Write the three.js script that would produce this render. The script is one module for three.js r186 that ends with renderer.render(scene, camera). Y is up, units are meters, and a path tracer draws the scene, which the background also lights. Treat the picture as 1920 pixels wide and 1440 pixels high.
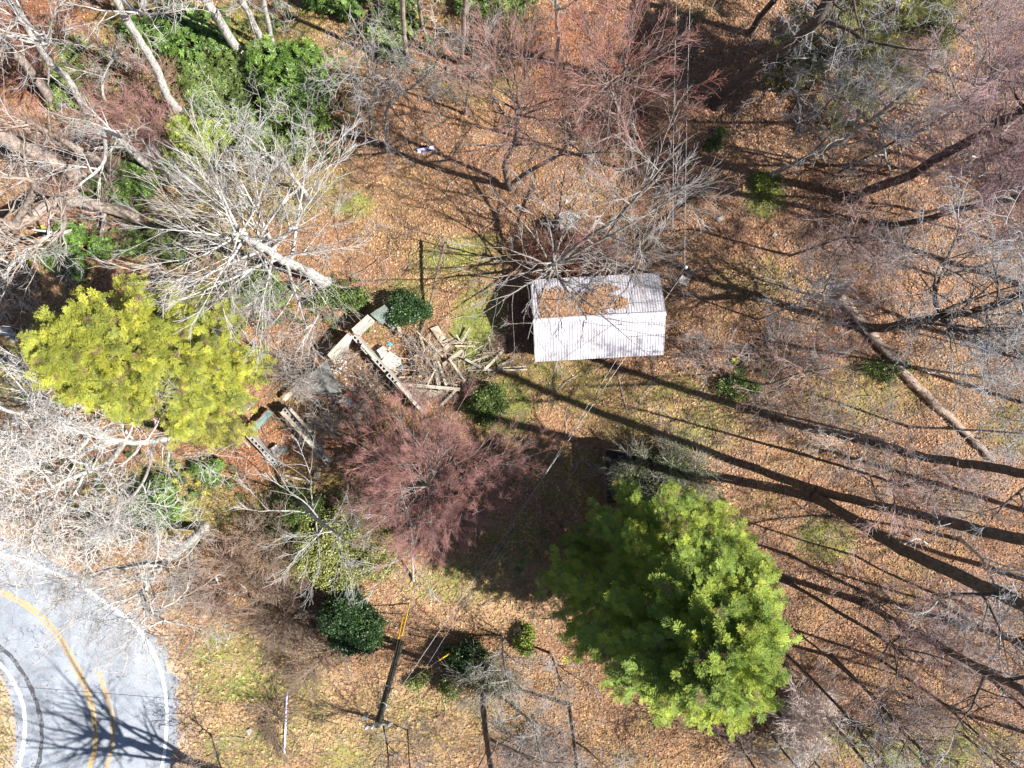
import * as THREE from 'three';
import { mergeGeometries } from 'three/addons/utils/BufferGeometryUtils.js';

// ---------------------------------------------------------------- camera, sky, sun, exposure
const H = 30.5, PPM = 42;                       // flying height in metres, photo pixels per metre on the ground
const scene = new THREE.Scene();
const camera = new THREE.PerspectiveCamera(2 * Math.atan(720 / PPM / H) * 180 / Math.PI, 4 / 3, 0.1, 1500);
camera.position.set(0, H, 0); camera.up.set(0, 0, -1); camera.lookAt(0, 0, 0);
const renderer = new THREE.WebGLRenderer({ antialias: true });
renderer.toneMapping = THREE.LinearToneMapping;
renderer.toneMappingExposure = 2.3;
renderer.shadowMap.enabled = true;
{ // clear early-spring sky, a smooth blue dome that pales towards the horizon
  const w = 64, h = 32, d = new Float32Array(w * h * 4);
  for (let j = 0; j < h; j++) for (let i = 0; i < w; i++) {
    const e = Math.max(0, Math.sin(((j + 0.5) / h - 0.5) * Math.PI)), k = Math.pow(1 - e, 3), o = (j * w + i) * 4;
    d[o] = 0.06 + 0.12 * k; d[o + 1] = 0.09 + 0.12 * k; d[o + 2] = 0.155 + 0.09 * k; d[o + 3] = 1;
  }
  const t = new THREE.DataTexture(d, w, h, THREE.RGBAFormat, THREE.FloatType);
  t.mapping = THREE.EquirectangularReflectionMapping; t.magFilter = t.minFilter = THREE.LinearFilter; t.needsUpdate = true;
  scene.background = t; scene.environment = t;
}
const SUN = new THREE.Vector3(0.956 * 0.695, 0.719, 0.292 * 0.695).normalize();   // from the right, about 46 degrees high
const sun = new THREE.DirectionalLight(new THREE.Color(1, 0.955, 0.89), 5);
sun.position.copy(SUN).multiplyScalar(90); sun.target.position.set(0, 0, 0);
sun.castShadow = true; sun.shadow.mapSize.set(4096, 4096);
Object.assign(sun.shadow.camera, { left: -40, right: 40, top: 40, bottom: -40, near: 1, far: 200 });
scene.add(sun, sun.target);

// ---------------------------------------------------------------- helpers
function rng(seed) { let a = seed >>> 0; return () => { a = (a + 0x6D2B79F5) | 0; let t = Math.imul(a ^ (a >>> 15), 1 | a); t = (t + Math.imul(t ^ (t >>> 7), 61 | t)) ^ t; return ((t ^ (t >>> 14)) >>> 0) / 4294967296; }; }
const V = (x, y, z) => new THREE.Vector3(x, y, z);
const C = (r, g, b) => new THREE.Color().setRGB(r, g, b);
const lerp = (a, b, t) => a + (b - a) * t, clamp = (x, a = 0, b = 1) => Math.min(b, Math.max(a, x));
const smooth = (a, b, x) => { const t = clamp((x - a) / (b - a)); return t * t * (3 - 2 * t); };
const hash = (i, j) => { let n = Math.imul(i, 374761393) + Math.imul(j, 668265263) | 0; n = Math.imul(n ^ (n >>> 13), 1274126177); return ((n ^ (n >>> 16)) >>> 0) / 4294967296; };
function vnoise(x, y) { const i = Math.floor(x), j = Math.floor(y); let u = x - i, v = y - j; u = u * u * (3 - 2 * u); v = v * v * (3 - 2 * v); return lerp(lerp(hash(i, j), hash(i + 1, j), u), lerp(hash(i, j + 1), hash(i + 1, j + 1), u), v); }
function fbm(x, y, o = 4) { let s = 0, a = 0.5, n = 0; for (let k = 0; k < o; k++) { s += a * vnoise(x + k * 17.3, y - k * 9.1); n += a; x *= 2.03; y *= 2.03; a *= 0.5; } return s / n; }
const used = {};
function numbered(n) { const k = used[n] = (used[n] ?? -1) + 1; return k ? `${n}_${String(k).padStart(3, '0')}` : n; }
function tag(o, label, category, group, kind) { Object.assign(o.userData, { label, category }); if (group) o.userData.group = group; if (kind) o.userData.kind = kind; return o; }
function base(name, pos) { const g = new THREE.Group(); g.name = numbered(name); g.position.copy(pos); scene.add(g); return g; }
function mesh(name, geo, mat, parent, origin) {
  if (origin) geo.translate(-origin.x, -origin.y, -origin.z);
  const m = new THREE.Mesh(geo, mat); m.castShadow = m.receiveShadow = true;
  m.name = parent === scene ? numbered(name) : name; parent.add(m); return m;
}
// scattered copies: list of [Matrix4, Color]
function scatter(name, geo, mat, list, parent, kind = 'stuff') {
  const m = new THREE.InstancedMesh(geo, mat, list.length); m.castShadow = m.receiveShadow = true;
  list.forEach(([mx, c], i) => { m.setMatrixAt(i, mx); if (c) m.setColorAt(i, c); });
  m.name = parent === scene ? numbered(name) : name; if (kind) m.userData.kind = kind; parent.add(m); return m;
}
const UP = V(0, 1, 0);
function orient(pos, dir, roll, s, sx = s, sz = s) {
  const q = new THREE.Quaternion().setFromUnitVectors(UP, dir.clone().normalize());
  q.multiply(new THREE.Quaternion().setFromAxisAngle(UP, roll));
  return new THREE.Matrix4().compose(pos, q, V(sx, s, sz));
}
// ground relief: gentle, flat under the road
const spline = pts => new THREE.CatmullRomCurve3(pts.map(p => V((p[0] - 960) / PPM, 0, (p[1] - 720) / PPM)), false, 'centripetal');
const ROAD_OUT = [[-330, 962], [-160, 976], [0, 1012], [80, 1040], [160, 1086], [232, 1140], [290, 1196], [322, 1256], [334, 1318], [332, 1380], [322, 1440], [300, 1520], [262, 1620]];
const ROAD_IN = [[-330, 1216], [-160, 1212], [-60, 1226], [0, 1266], [18, 1306], [28, 1350], [30, 1390], [24, 1440], [4, 1520], [-40, 1620]];
const roadOut = spline(ROAD_OUT).getPoints(90), roadIn = spline(ROAD_IN).getPoints(90);
const roadPoly = [...roadOut, ...roadIn.slice().reverse()];
function insideRoad(x, z) { let c = false; for (let i = 0, j = roadPoly.length - 1; i < roadPoly.length; j = i++) { const a = roadPoly[i], b = roadPoly[j]; if ((a.z > z) !== (b.z > z) && x < (b.x - a.x) * (z - a.z) / (b.z - a.z) + a.x) c = !c; } return c; }
function roadDist(x, z) { let d = 1e9; for (const p of roadPoly) d = Math.min(d, (p.x - x) ** 2 + (p.z - z) ** 2); d = Math.sqrt(d); return insideRoad(x, z) ? -d : d; }
function gh(x, z) {
  let k = 1;
  if (x < -12 && z > 3) k = smooth(0.1, 1.8, roadDist(x, z));
  return k * ((fbm(x / 3.1 + 40, z / 3.1 + 11, 3) - 0.5) * 0.42 + (fbm(x / 0.7, z / 0.7, 2) - 0.5) * 0.07 + 0.07);
}
const P = (px, py, h = 0) => V((px - 960) / PPM * (H - h) / H, h, (py - 720) / PPM * (H - h) / H);
function G(px, py, up = 0) { let h = 0; for (let i = 0; i < 4; i++) { const p = P(px, py, h); h = gh(p.x, p.z) + up; } return P(px, py, h); }

// tapered tubes along polylines, merged: {pts, r, k}
function tubes(list) {
  const pos = [], nor = [], uv = [], idx = []; const T = V(), A = V(), B = V(), N = V();
  for (const { pts, r, k = 5, cap } of list) {
    const n = pts.length, start = pos.length / 3; let len = 0; let prev = null;
    for (let i = 0; i < n; i++) {
      T.subVectors(pts[Math.min(n - 1, i + 1)], pts[Math.max(0, i - 1)]).normalize();
      if (!prev) { A.set(Math.abs(T.y) > 0.9 ? 1 : 0, Math.abs(T.y) > 0.9 ? 0 : 1, 0); } else A.copy(prev);
      A.addScaledVector(T, -A.dot(T)).normalize(); prev = A.clone(); B.crossVectors(T, A);
      if (i) len += pts[i].distanceTo(pts[i - 1]);
      for (let j = 0; j <= k; j++) {
        const a = j / k * 2 * Math.PI; N.set(0, 0, 0).addScaledVector(A, Math.cos(a)).addScaledVector(B, Math.sin(a));
        pos.push(pts[i].x + N.x * r[i], pts[i].y + N.y * r[i], pts[i].z + N.z * r[i]); nor.push(N.x, N.y, N.z); uv.push(j / k * Math.max(0.2, r[0] * 6.3), len);
      }
      if (i) for (let j = 0; j < k; j++) { const a = start + (i - 1) * (k + 1) + j, b = a + k + 1; idx.push(a, a + 1, b, b, a + 1, b + 1); }
    }
    if (cap) for (const e of [0, n - 1]) {
      T.subVectors(pts[e ? n - 1 : 0], pts[e ? n - 2 : 1]).normalize(); const c = pos.length / 3, o = start + e * (k + 1);
      pos.push(pts[e].x, pts[e].y, pts[e].z); nor.push(T.x, T.y, T.z); uv.push(0, 0);
      for (let j = 0; j <= k; j++) { const q = (o + j) * 3; pos.push(pos[q], pos[q + 1], pos[q + 2]); nor.push(T.x, T.y, T.z); uv.push(0.1, 0.1); }
      for (let j = 0; j < k; j++) e ? idx.push(c, c + 1 + j, c + 2 + j) : idx.push(c, c + 2 + j, c + 1 + j);
    }
  }
  const g = new THREE.BufferGeometry();
  g.setAttribute('position', new THREE.Float32BufferAttribute(pos, 3)); g.setAttribute('normal', new THREE.Float32BufferAttribute(nor, 3)); g.setAttribute('uv', new THREE.Float32BufferAttribute(uv, 2)); g.setIndex(idx); return g;
}
// triangles soup -> flat-shaded geometry
function soup(tris) { const g = new THREE.BufferGeometry(); g.setAttribute('position', new THREE.Float32BufferAttribute(tris, 3)); g.setAttribute('uv', new THREE.Float32BufferAttribute(new Float32Array(tris.length / 3 * 2), 2)); g.computeVertexNormals(); return g; }

// ---------------------------------------------------------------- textures (albedo variation and fine relief only)
function tex(w, h, f, srgb = false) {
  const d = new Uint8Array(w * h * 4);
  for (let j = 0; j < h; j++) for (let i = 0; i < w; i++) { const c = f(i, j), o = (j * w + i) * 4; for (let q = 0; q < 3; q++) d[o + q] = clamp(Array.isArray(c) ? c[q] : c) * 255; d[o + 3] = 255; }
  const t = new THREE.DataTexture(d, w, h, THREE.RGBAFormat); t.wrapS = t.wrapT = THREE.RepeatWrapping; t.magFilter = t.minFilter = THREE.LinearFilter;
  if (srgb) t.colorSpace = THREE.SRGBColorSpace; t.needsUpdate = true; return t;
}
const wrapN = (i, j, w, h, sx, sy, o = 3) => { // tileable fbm
  const x = i / w, y = j / h, a = fbm(x * sx, y * sy, o), b = fbm((x - 1) * sx, y * sy, o), c = fbm(x * sx, (y - 1) * sy, o), d = fbm((x - 1) * sx, (y - 1) * sy, o);
  return lerp(lerp(a, b, x), lerp(c, d, x), y);
};
const barkTex = tex(128, 256, (i, j) => { const a = wrapN(i, j, 128, 256, 9, 7, 4), b = wrapN(i, j, 128, 256, 22, 9, 2), m = smooth(0.5, 0.66, wrapN(i, j, 128, 256, 5, 9, 3)); const v = clamp(0.62 + (a - 0.5) * 1.1 + (b - 0.5) * 0.45 - m * 0.22); return [v, v * 0.985, v * 0.95]; });
const barkBump = tex(128, 256, (i, j) => clamp(0.5 + (wrapN(i, j, 128, 256, 26, 7, 3) - 0.5) * 2));
const woodTex = tex(128, 512, (i, j) => { const g = wrapN(i, j, 128, 512, 26, 4, 3), k = wrapN(i, j, 128, 512, 4, 5, 3); const v = clamp(0.66 + (g - 0.5) * 1.0 + (k - 0.5) * 0.5); return [v, v * 0.97, v * 0.93]; });
const grainTex = tex(256, 256, (i, j) => { const v = clamp(0.72 + (wrapN(i, j, 256, 256, 60, 60, 2) - 0.5) * 0.8 + (wrapN(i, j, 256, 256, 7, 7, 4) - 0.5) * 0.7); return [v, v, v]; });
const std = (c, o = {}) => new THREE.MeshStandardMaterial({ color: c, roughness: 0.9, metalness: 0, side: THREE.DoubleSide, ...o });
const barkMat = (r, g, b) => std(C(r, g, b), { map: barkTex, bumpMap: barkBump, bumpScale: 0.012 });
const M = {
  white: barkMat(0.76, 0.74, 0.72), tan: barkMat(0.56, 0.46, 0.41), grey: barkMat(0.42, 0.39, 0.37), dark: barkMat(0.16, 0.13, 0.115), brown: barkMat(0.27, 0.2, 0.155), silver: barkMat(0.62, 0.62, 0.62), red: barkMat(0.3, 0.24, 0.22),
  log: barkMat(0.56, 0.43, 0.35), twig: std(C(1, 1, 1), { roughness: 0.8 }),
  wood: std(C(0.6, 0.5, 0.39), { map: woodTex }), woodGrey: std(C(0.5, 0.47, 0.43), { map: woodTex }), woodPale: std(C(0.72, 0.64, 0.54), { map: woodTex }), woodDark: std(C(0.16, 0.12, 0.09), { map: woodTex }),
  block: std(C(0.46, 0.44, 0.41), { map: grainTex }), blockPale: std(C(0.56, 0.53, 0.49), { map: grainTex }), brick: std(C(0.33, 0.1, 0.065), { map: grainTex }), mortar: std(C(0.6, 0.57, 0.54), { map: grainTex }),
  felt: std(C(0.3, 0.3, 0.28), { map: grainTex }), feltGreen: std(C(0.2, 0.25, 0.22), { map: grainTex }), black: std(C(0.02, 0.022, 0.028), { roughness: 0.6 }), tarPaper: std(C(0.03, 0.028, 0.026), { map: grainTex, roughness: 1 }), teal: std(C(0.24, 0.36, 0.36), { map: woodTex }),
  leaf: std(C(1, 1, 1), { roughness: 0.75 }), glossyLeaf: std(C(1, 1, 1), { roughness: 0.42 }), wire: std(C(0.34, 0.34, 0.36), { roughness: 0.4, metalness: 0.6 }), cable: std(C(0.05, 0.05, 0.055), { roughness: 0.6 }),
};

// ---------------------------------------------------------------- ground cover map (photo pixels): where grass, dry grass and bare earth lie
const GRASS = [[900, 620, 55, 95, 1], [860, 490, 90, 50, 0.6], [760, 560, 60, 40, 0.5], [905, 480, 60, 40, 0.6], [480, 1285, 120, 30, 0.8], [430, 1230, 80, 60, 0.6], [460, 1400, 80, 45, 0.7], [1020, 700, 120, 40, 0.45], [1090, 730, 90, 50, 0.4], [940, 760, 60, 60, 0.8], [40, 700, 60, 70, 0.5], [1250, 780, 160, 80, 0.45], [1420, 520, 80, 40, 0.35], [1620, 740, 120, 60, 0.4],
  [1545, 1010, 60, 45, 0.6], [1430, 365, 40, 40, 0.9], [1740, 1400, 180, 45, 0.75], [1560, 1390, 140, 40, 0.6], [800, 1350, 200, 60, 0.25], [650, 1430, 60, 40, 0.8], [680, 1400, 70, 40, 0.5], [8, 1360, 26, 80, 0.7], [660, 385, 45, 25, 0.7], [350, 440, 120, 80, 0.35], [1900, 800, 60, 50, 0.5], [1080, 900, 90, 60, 0.35], [960, 1010, 80, 60, 0.5], [860, 1090, 110, 40, 0.5], [560, 1320, 60, 90, 0.45], [590, 980, 130, 120, 0.5], [330, 930, 130, 70, 0.7], [390, 120, 260, 150, 0.5], [880, 170, 90, 30, 0.3], [500, 330, 160, 90, 0.45]];
const DRY = [[470, 1300, 220, 170, 0.9], [700, 1360, 220, 120, 0.7], [900, 1110, 260, 80, 0.6], [170, 1000, 150, 70, 0.6], [0, 1360, 40, 140, 0.8], [330, 1300, 60, 200, 0.7]];
const REDSOIL = [[1090, 120, 140, 130, 0.55], [1080, 480, 130, 40, 0.5], [100, 90, 150, 120, 0.8], [190, 130, 90, 70, 0.7], [560, 860, 120, 70, 0.6], [470, 880, 70, 60, 0.7], [1110, 40, 70, 60, 0.5]];
const fall = (L, px, py) => { let v = 0; for (const [x, y, rx, ry, s] of L) { const d = ((px - x) / rx) ** 2 + ((py - y) / ry) ** 2; if (d < 2.2) v = Math.max(v, s * (1 - smooth(0.25, 1.6, d))); } return v; };
function cover(x, z) {
  const px = 960 + x * PPM, py = 720 + z * PPM, n = fbm(x * 0.9 + 5, z * 0.9 + 3, 3), m = fbm(x * 0.35 - 8, z * 0.35 + 20, 3);
  return { grass: clamp(fall(GRASS, px, py) * (0.45 + 1.3 * n) + smooth(0.62, 0.8, m) * 0.25), dry: clamp(fall(DRY, px, py) * (0.5 + n)), red: fall(REDSOIL, px, py) };
}
{ // ground: one sheet, finely divided in view, out to the horizon
  const nx = 260, nz = 220, X = 32, Z = 25, pos = [], uv = [], idx = [], col = (t, m) => { const u = t * 2 - 1, e = smooth(0.86, 1, Math.abs(u)); return u * m + Math.sign(u) * e * e * 500; };
  for (let j = 0; j <= nz; j++) for (let i = 0; i <= nx; i++) { const x = col(i / nx, X), z = col(j / nz, Z); pos.push(x, gh(x, z), z); uv.push(x / 56 + 0.5, z / 42 + 0.5); }
  for (let j = 0; j < nz; j++) for (let i = 0; i < nx; i++) { const a = j * (nx + 1) + i, b = a + nx + 1; idx.push(a, b, a + 1, b, b + 1, a + 1); }
  const g = new THREE.BufferGeometry(); g.setAttribute('position', new THREE.Float32BufferAttribute(pos, 3)); g.setAttribute('uv', new THREE.Float32BufferAttribute(uv, 2)); g.setIndex(idx); g.computeVertexNormals();
  const map = tex(1400, 1050, (i, j) => {
    const x = (i / 1400 - 0.5) * 56, z = (j / 1050 - 0.5) * 42, c = cover(x, z), f = hash(i, j * 3 + 1), f2 = vnoise(x * 9, z * 9), n = fbm(x * 0.5, z * 0.5, 3);
    let r = 0.2 + 0.16 * f + 0.08 * n, gg = 0.105 + 0.09 * f + 0.04 * n, b = 0.05 + 0.05 * f + 0.015 * n;
    const dk = 0.55 + 0.55 * f2; r *= dk; gg *= dk; b *= dk;
    const d = clamp(c.dry * 0.8); r = lerp(r, 0.34 + 0.2 * f, d); gg = lerp(gg, 0.23 + 0.14 * f, d); b = lerp(b, 0.12 + 0.08 * f, d);
    r = lerp(r, 0.26 + 0.1 * f, c.red); gg = lerp(gg, 0.1 + 0.04 * f, c.red); b = lerp(b, 0.045 + 0.02 * f, c.red);
    const q = clamp(c.grass); r = lerp(r, 0.13 + 0.1 * f, q); gg = lerp(gg, 0.16 + 0.1 * f, q); b = lerp(b, 0.03 + 0.03 * f, q);
    if (x < -12 && z > 4) { const e = smooth(1.3, 0.1, roadDist(x, z) + (f2 - 0.5) * 1.1) * 0.75; r = lerp(r, 0.4 + 0.12 * f, e); gg = lerp(gg, 0.32 + 0.11 * f, e); b = lerp(b, 0.25 + 0.1 * f, e); }
    return [Math.pow(r, 1 / 2.2), Math.pow(gg, 1 / 2.2), Math.pow(b, 1 / 2.2)];
  }, true);
  map.wrapS = map.wrapT = THREE.MirroredRepeatWrapping;
  const m = mesh('ground', g, std(C(1, 1, 1), { map, roughness: 1 }), scene); m.userData.kind = 'structure';
  tag(m, 'woodland floor of fallen brown leaves, moss and patchy grass', 'ground');
}
function ribbon(L, R, y, uvm = 1) {
  const pos = [], uv = [], idx = []; let len = 0;
  for (let i = 0; i < L.length; i++) {
    if (i) len += L[i].distanceTo(L[i - 1]); const w = L[i].distanceTo(R[i]);
    pos.push(L[i].x, y, L[i].z, R[i].x, y, R[i].z); uv.push(0, len * uvm, w * uvm, len * uvm);
    if (i) { const a = (i - 1) * 2; idx.push(a, a + 1, a + 2, a + 1, a + 3, a + 2); }
  }
  const g = new THREE.BufferGeometry(); g.setAttribute('position', new THREE.Float32BufferAttribute(pos, 3)); g.setAttribute('uv', new THREE.Float32BufferAttribute(uv, 2)); g.setIndex(idx); g.computeVertexNormals(); return g;
}
function stripe(pts, w, y, wob = 0) { // a band of width w along photo pixels
  const c = spline(pts), n = 70, L = [], R = [];
  for (let i = 0; i <= n; i++) { const p = c.getPoint(i / n), t = c.getTangent(i / n), k = w / 2 * (1 + wob * (hash(i, 7) - 0.5)), s = wob * 0.5 * w * (hash(i, 19) - 0.5); L.push(V(p.x + t.z * (k + s), 0, p.z - t.x * (k + s))); R.push(V(p.x - t.z * (k - s), 0, p.z + t.x * (k - s))); }
  return ribbon(L, R, y);
}
{ // road with worn markings
  const planar = g => { const p = g.attributes.position, u = g.attributes.uv; for (let i = 0; i < p.count; i++) u.setXY(i, p.getX(i) / 20, p.getZ(i) / 20); return g; };
  const asphalt = tex(1024, 1024, (i, j) => {
    const x = i / 1024 * 20, z = j / 1024 * 20, f = hash(i, j), a = fbm(x * 0.8, z * 0.8, 4), b = fbm(x * 3 + 9, z * 3, 3), blot = smooth(0.66, 0.74, fbm(x * 1.1 + 31, z * 1.1 + 7, 3));
    let v = 0.3 + (a - 0.5) * 0.16 + (b - 0.5) * 0.1 + (f - 0.5) * 0.16 - blot * 0.04;
    const crack = Math.abs(fbm(x * 0.7 + 3, z * 0.7 + 8, 4) - 0.5); if (crack < 0.004) v *= 0.55;
    return [v * 0.93, v * 1.02, v * 1.16].map(q => Math.pow(clamp(q), 1 / 2.2));
  }, true);
  const am = std(C(1, 1, 1), { map: asphalt, roughness: 0.92 });
  // ragged outer edge
  const out = roadOut.map((p, i) => { const k = (fbm(i * 0.7, 3, 3) - 0.5) * 0.7 + (hash(i, 3) - 0.5) * 0.14, t = roadOut[Math.min(90, i + 1)].clone().sub(roadOut[Math.max(0, i - 1)]).normalize(); return V(p.x + t.z * k, 0, p.z - t.x * k); });
  const road = mesh('road', planar(ribbon(out, roadIn, 0.012)), am, scene); road.userData.kind = 'structure'; tag(road, 'pale weathered asphalt road curving through the lower corner', 'road');
  const worn = (r, g, b, wear) => std(C(1, 1, 1), { roughness: 0.85, map: tex(256, 256, (i, j) => { const n = wrapN(i, j, 256, 256, 34, 34, 3), f = hash(i, j), k = smooth(wear - 0.12, wear + 0.1, n), v = 0.3 + (f - 0.5) * 0.12; return [lerp(r, v * 0.93, k), lerp(g, v * 1.02, k), lerp(b, v * 1.16, k)].map(q => Math.pow(clamp(q), 1 / 2.2)); }, true) });
  const wm = worn(0.8, 0.8, 0.8, 0.64), ym = worn(0.6, 0.36, 0.1, 0.58), ym2 = worn(0.6, 0.36, 0.1, 0.6);
  mesh('edge_line', stripe([[-200, 975], [0, 1036], [140, 1092], [215, 1142], [253, 1172], [283, 1214], [303, 1262], [312, 1312], [313, 1362], [304, 1440], [280, 1540]], 0.15, 0.020, 0.3), wm, road);
  mesh('edge_line', stripe([[-200, 1196], [-60, 1206], [0, 1244], [28, 1282], [44, 1324], [47, 1370], [41, 1414], [32, 1446], [5, 1540]], 0.17, 0.020, 0.25), wm, road);
  for (const o of [-3.4, 3.4]) mesh('centre_line', stripe([[-200, 1060], [0, 1109], [60, 1142], [105, 1186], [140, 1244], [160, 1286], [173, 1328], [179, 1374], [176, 1414], [163, 1450], [130, 1540]].map(([x, y], i) => [x + o * 0.85, y - o * 0.6]), 0.11, 0.020, 0.3), ym2, road);
  for (const o of [-2.6, 2.6]) mesh('old_centre_line', stripe([[186, 1258], [203, 1312], [212, 1354], [210, 1400], [198, 1446], [170, 1540]].map(([x, y]) => [x + o, y]), 0.085, 0.020, 0.5), ym, road);
  const tar = std(C(1, 1, 1), { roughness: 0.8, map: tex(256, 256, (i, j) => { const v = Math.pow(clamp(0.075 + (hash(i, j) - 0.5) * 0.06 + smooth(0.5, 0.7, wrapN(i, j, 256, 256, 8, 8, 3)) * 0.14), 1 / 2.2); return [v, v, v * 1.05]; }, true) });
  mesh('tar_seam', stripe([[-200, 1168], [-60, 1182], [0, 1212], [44, 1262], [70, 1322], [79, 1370], [75, 1420], [66, 1450], [40, 1540]], 0.19, 0.016, 0.5), tar, road);
}

// ---------------------------------------------------------------- plant building blocks
function bend(p, d, len, n, wig, R, lift = 0) { // a wandering polyline
  const pts = [p.clone()], q = p.clone(), v = d.clone().normalize(); const s = len / n;
  for (let i = 0; i < n; i++) { v.x += (R() - 0.5) * wig; v.y += (R() - 0.5) * wig + lift; v.z += (R() - 0.5) * wig; v.normalize(); q.addScaledVector(v, s); pts.push(q.clone()); }
  return pts;
}
const taper = (n, a, b, pow = 1) => Array.from({ length: n }, (_, i) => lerp(a, b, Math.pow(i / (n - 1), pow)));
function aside(d, ang, R) { // a direction at angle ang from d, any side
  const a = V(R() - 0.5, R() - 0.5, R() - 0.5).cross(d).normalize(); return d.clone().multiplyScalar(Math.cos(ang)).addScaledVector(a, Math.sin(ang));
}
// a spray of bare twigs one metre long along +y
function makeSpray(seed, { n1 = 7, n2 = 4, ang = 0.65, wig = 0.35, r = 0.011, l1 = 0.55, l2 = 0.26, buds = 0 }) {
  const R = rng(seed), L = [], B = [];
  const main = bend(V(0, 0, 0), UP, 1, 5, wig * 0.6, R); L.push({ pts: main, r: taper(6, r, r * 0.45), k: 3 });
  for (let i = 0; i < n1; i++) {
    const t = 0.12 + 0.85 * (i + R() * 0.7) / n1, j = Math.min(4, Math.floor(t * 5)), p = main[j].clone().lerp(main[j + 1], t * 5 - j), d = main[j + 1].clone().sub(main[j]).normalize();
    const s = bend(p, aside(d, ang * (0.7 + 0.6 * R()), R), l1 * (1.1 - 0.6 * t) * (0.7 + 0.6 * R()), 3, wig, R, 0.03); L.push({ pts: s, r: taper(4, r * 0.6, r * 0.4), k: 3 });
    for (let q = 0; q < n2; q++) {
      const u = 0.2 + 0.8 * R(), jj = Math.min(2, Math.floor(u * 3)), pp = s[jj].clone().lerp(s[jj + 1], u * 3 - jj), dd = s[jj + 1].clone().sub(s[jj]).normalize();
      const w = bend(pp, aside(dd, ang * (0.6 + 0.7 * R()), R), l2 * (0.6 + 0.7 * R()), 2, wig, R, 0.03); L.push({ pts: w, r: taper(3, r * 0.45, r * 0.32), k: 3 }); B.push(w[2]);
    }
  }
  const g = tubes(L);
  if (!buds) return g;
  return mergeGeometries([g, ...B.map(p => { const o = new THREE.OctahedronGeometry(buds, 0); o.translate(p.x, p.y, p.z); let q = o; const n = o.attributes.position.count; q.setIndex([...Array(n).keys()]); return q; })]);
}
const SPRAY = {
  maple: [1, 2].map(s => makeSpray(s, { n1: 7, n2: 3, ang: 0.55, wig: 0.25, r: 0.011 })),
  red: [3, 4].map(s => makeSpray(s, { n1: 8, n2: 4, ang: 0.5, wig: 0.28, r: 0.0095, buds: 0.012 })),
  gnarl: [5, 6].map(s => makeSpray(s, { n1: 6, n2: 3, ang: 0.95, wig: 0.85, r: 0.0115 })),
  long: [7, 8].map(s => makeSpray(s, { n1: 6, n2: 2, ang: 0.4, wig: 0.2, r: 0.012, l1: 0.6 })),
};
// evergreen spray: a flat frond of short needle blades, one metre along +y
function makeFrond(seed, n, w, blade, droop) {
  const R = rng(seed), t = [];
  const put = (a, d, len, wd, nrm) => { const s = d.clone().cross(nrm).normalize().multiplyScalar(wd), m = a.clone().addScaledVector(d, len * 0.45), e = a.clone().addScaledVector(d, len); for (const v of [a, m.clone().add(s), e, a, e, m.clone().sub(s)]) t.push(v.x, v.y, v.z); };
  for (let i = 0; i < n; i++) {
    const u = (i + 0.5) / n, p = V((R() - 0.5) * 0.05, u, -droop * u * u), sgn = i % 2 ? 1 : -1, L = w * Math.sin(Math.PI * (0.12 + 0.84 * u)) * (0.75 + 0.5 * R());
    const d = V(sgn * (0.8 + 0.2 * R()), 0.55 + 0.3 * R(), (R() - 0.5) * 0.5).normalize();
    const m = Math.max(2, Math.round(L / 0.08));
    for (let q = 0; q < m; q++) { const a = p.clone().addScaledVector(d, L * q / m); for (const s2 of [-0.55, 0.1, 0.6]) put(a, d.clone().add(V((R() - 0.5) * 0.4, s2 * 0.7, (R() - 0.5) * 0.7)).normalize(), blade * (0.7 + 0.6 * R()), blade * 0.1, V((R() - 0.5) * 0.9, (R() - 0.5) * 0.9, 1).normalize()); }
  }
  return soup(t);
}
const FROND = [11, 12, 13].map(s => makeFrond(s, 17, 0.4, 0.15, 0.25));
// rhododendron whorl: long leaves round a bud
function makeWhorl(seed, n, L, W) {
  const R = rng(seed), t = [];
  for (let i = 0; i < n; i++) {
    const a = i / n * 6.283 + R() * 0.5, el = 0.05 + R() * 0.5, l = L * (0.75 + 0.5 * R()), d = V(Math.cos(a) * Math.cos(el), Math.sin(el), Math.sin(a) * Math.cos(el)), s = V(-Math.sin(a), (R() - 0.5) * 0.6, Math.cos(a)).multiplyScalar(W * (0.8 + 0.4 * R()));
    const p0 = V(0, 0, 0), m1 = d.clone().multiplyScalar(l * 0.4), m2 = d.clone().multiplyScalar(l * 0.75).add(V(0, -l * 0.05, 0)), e = d.clone().multiplyScalar(l).add(V(0, -l * 0.18, 0)), dn = V(0, -W * 0.35, 0);
    const A = m1.clone().add(s).add(dn), B = m1.clone().sub(s).add(dn), A2 = m2.clone().addScaledVector(s, 0.8).add(dn), B2 = m2.clone().addScaledVector(s, -0.8).add(dn);
    for (const v of [p0, A, m1, p0, m1, B, m1, A, A2, m1, A2, m2, m1, m2, B2, m1, B2, B, m2, A2, e, m2, e, B2]) t.push(v.x, v.y, v.z);
  }
  return soup(t);
}
const WHORL = [21, 22].map(s => makeWhorl(s, 9, 0.17, 0.028));
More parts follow.
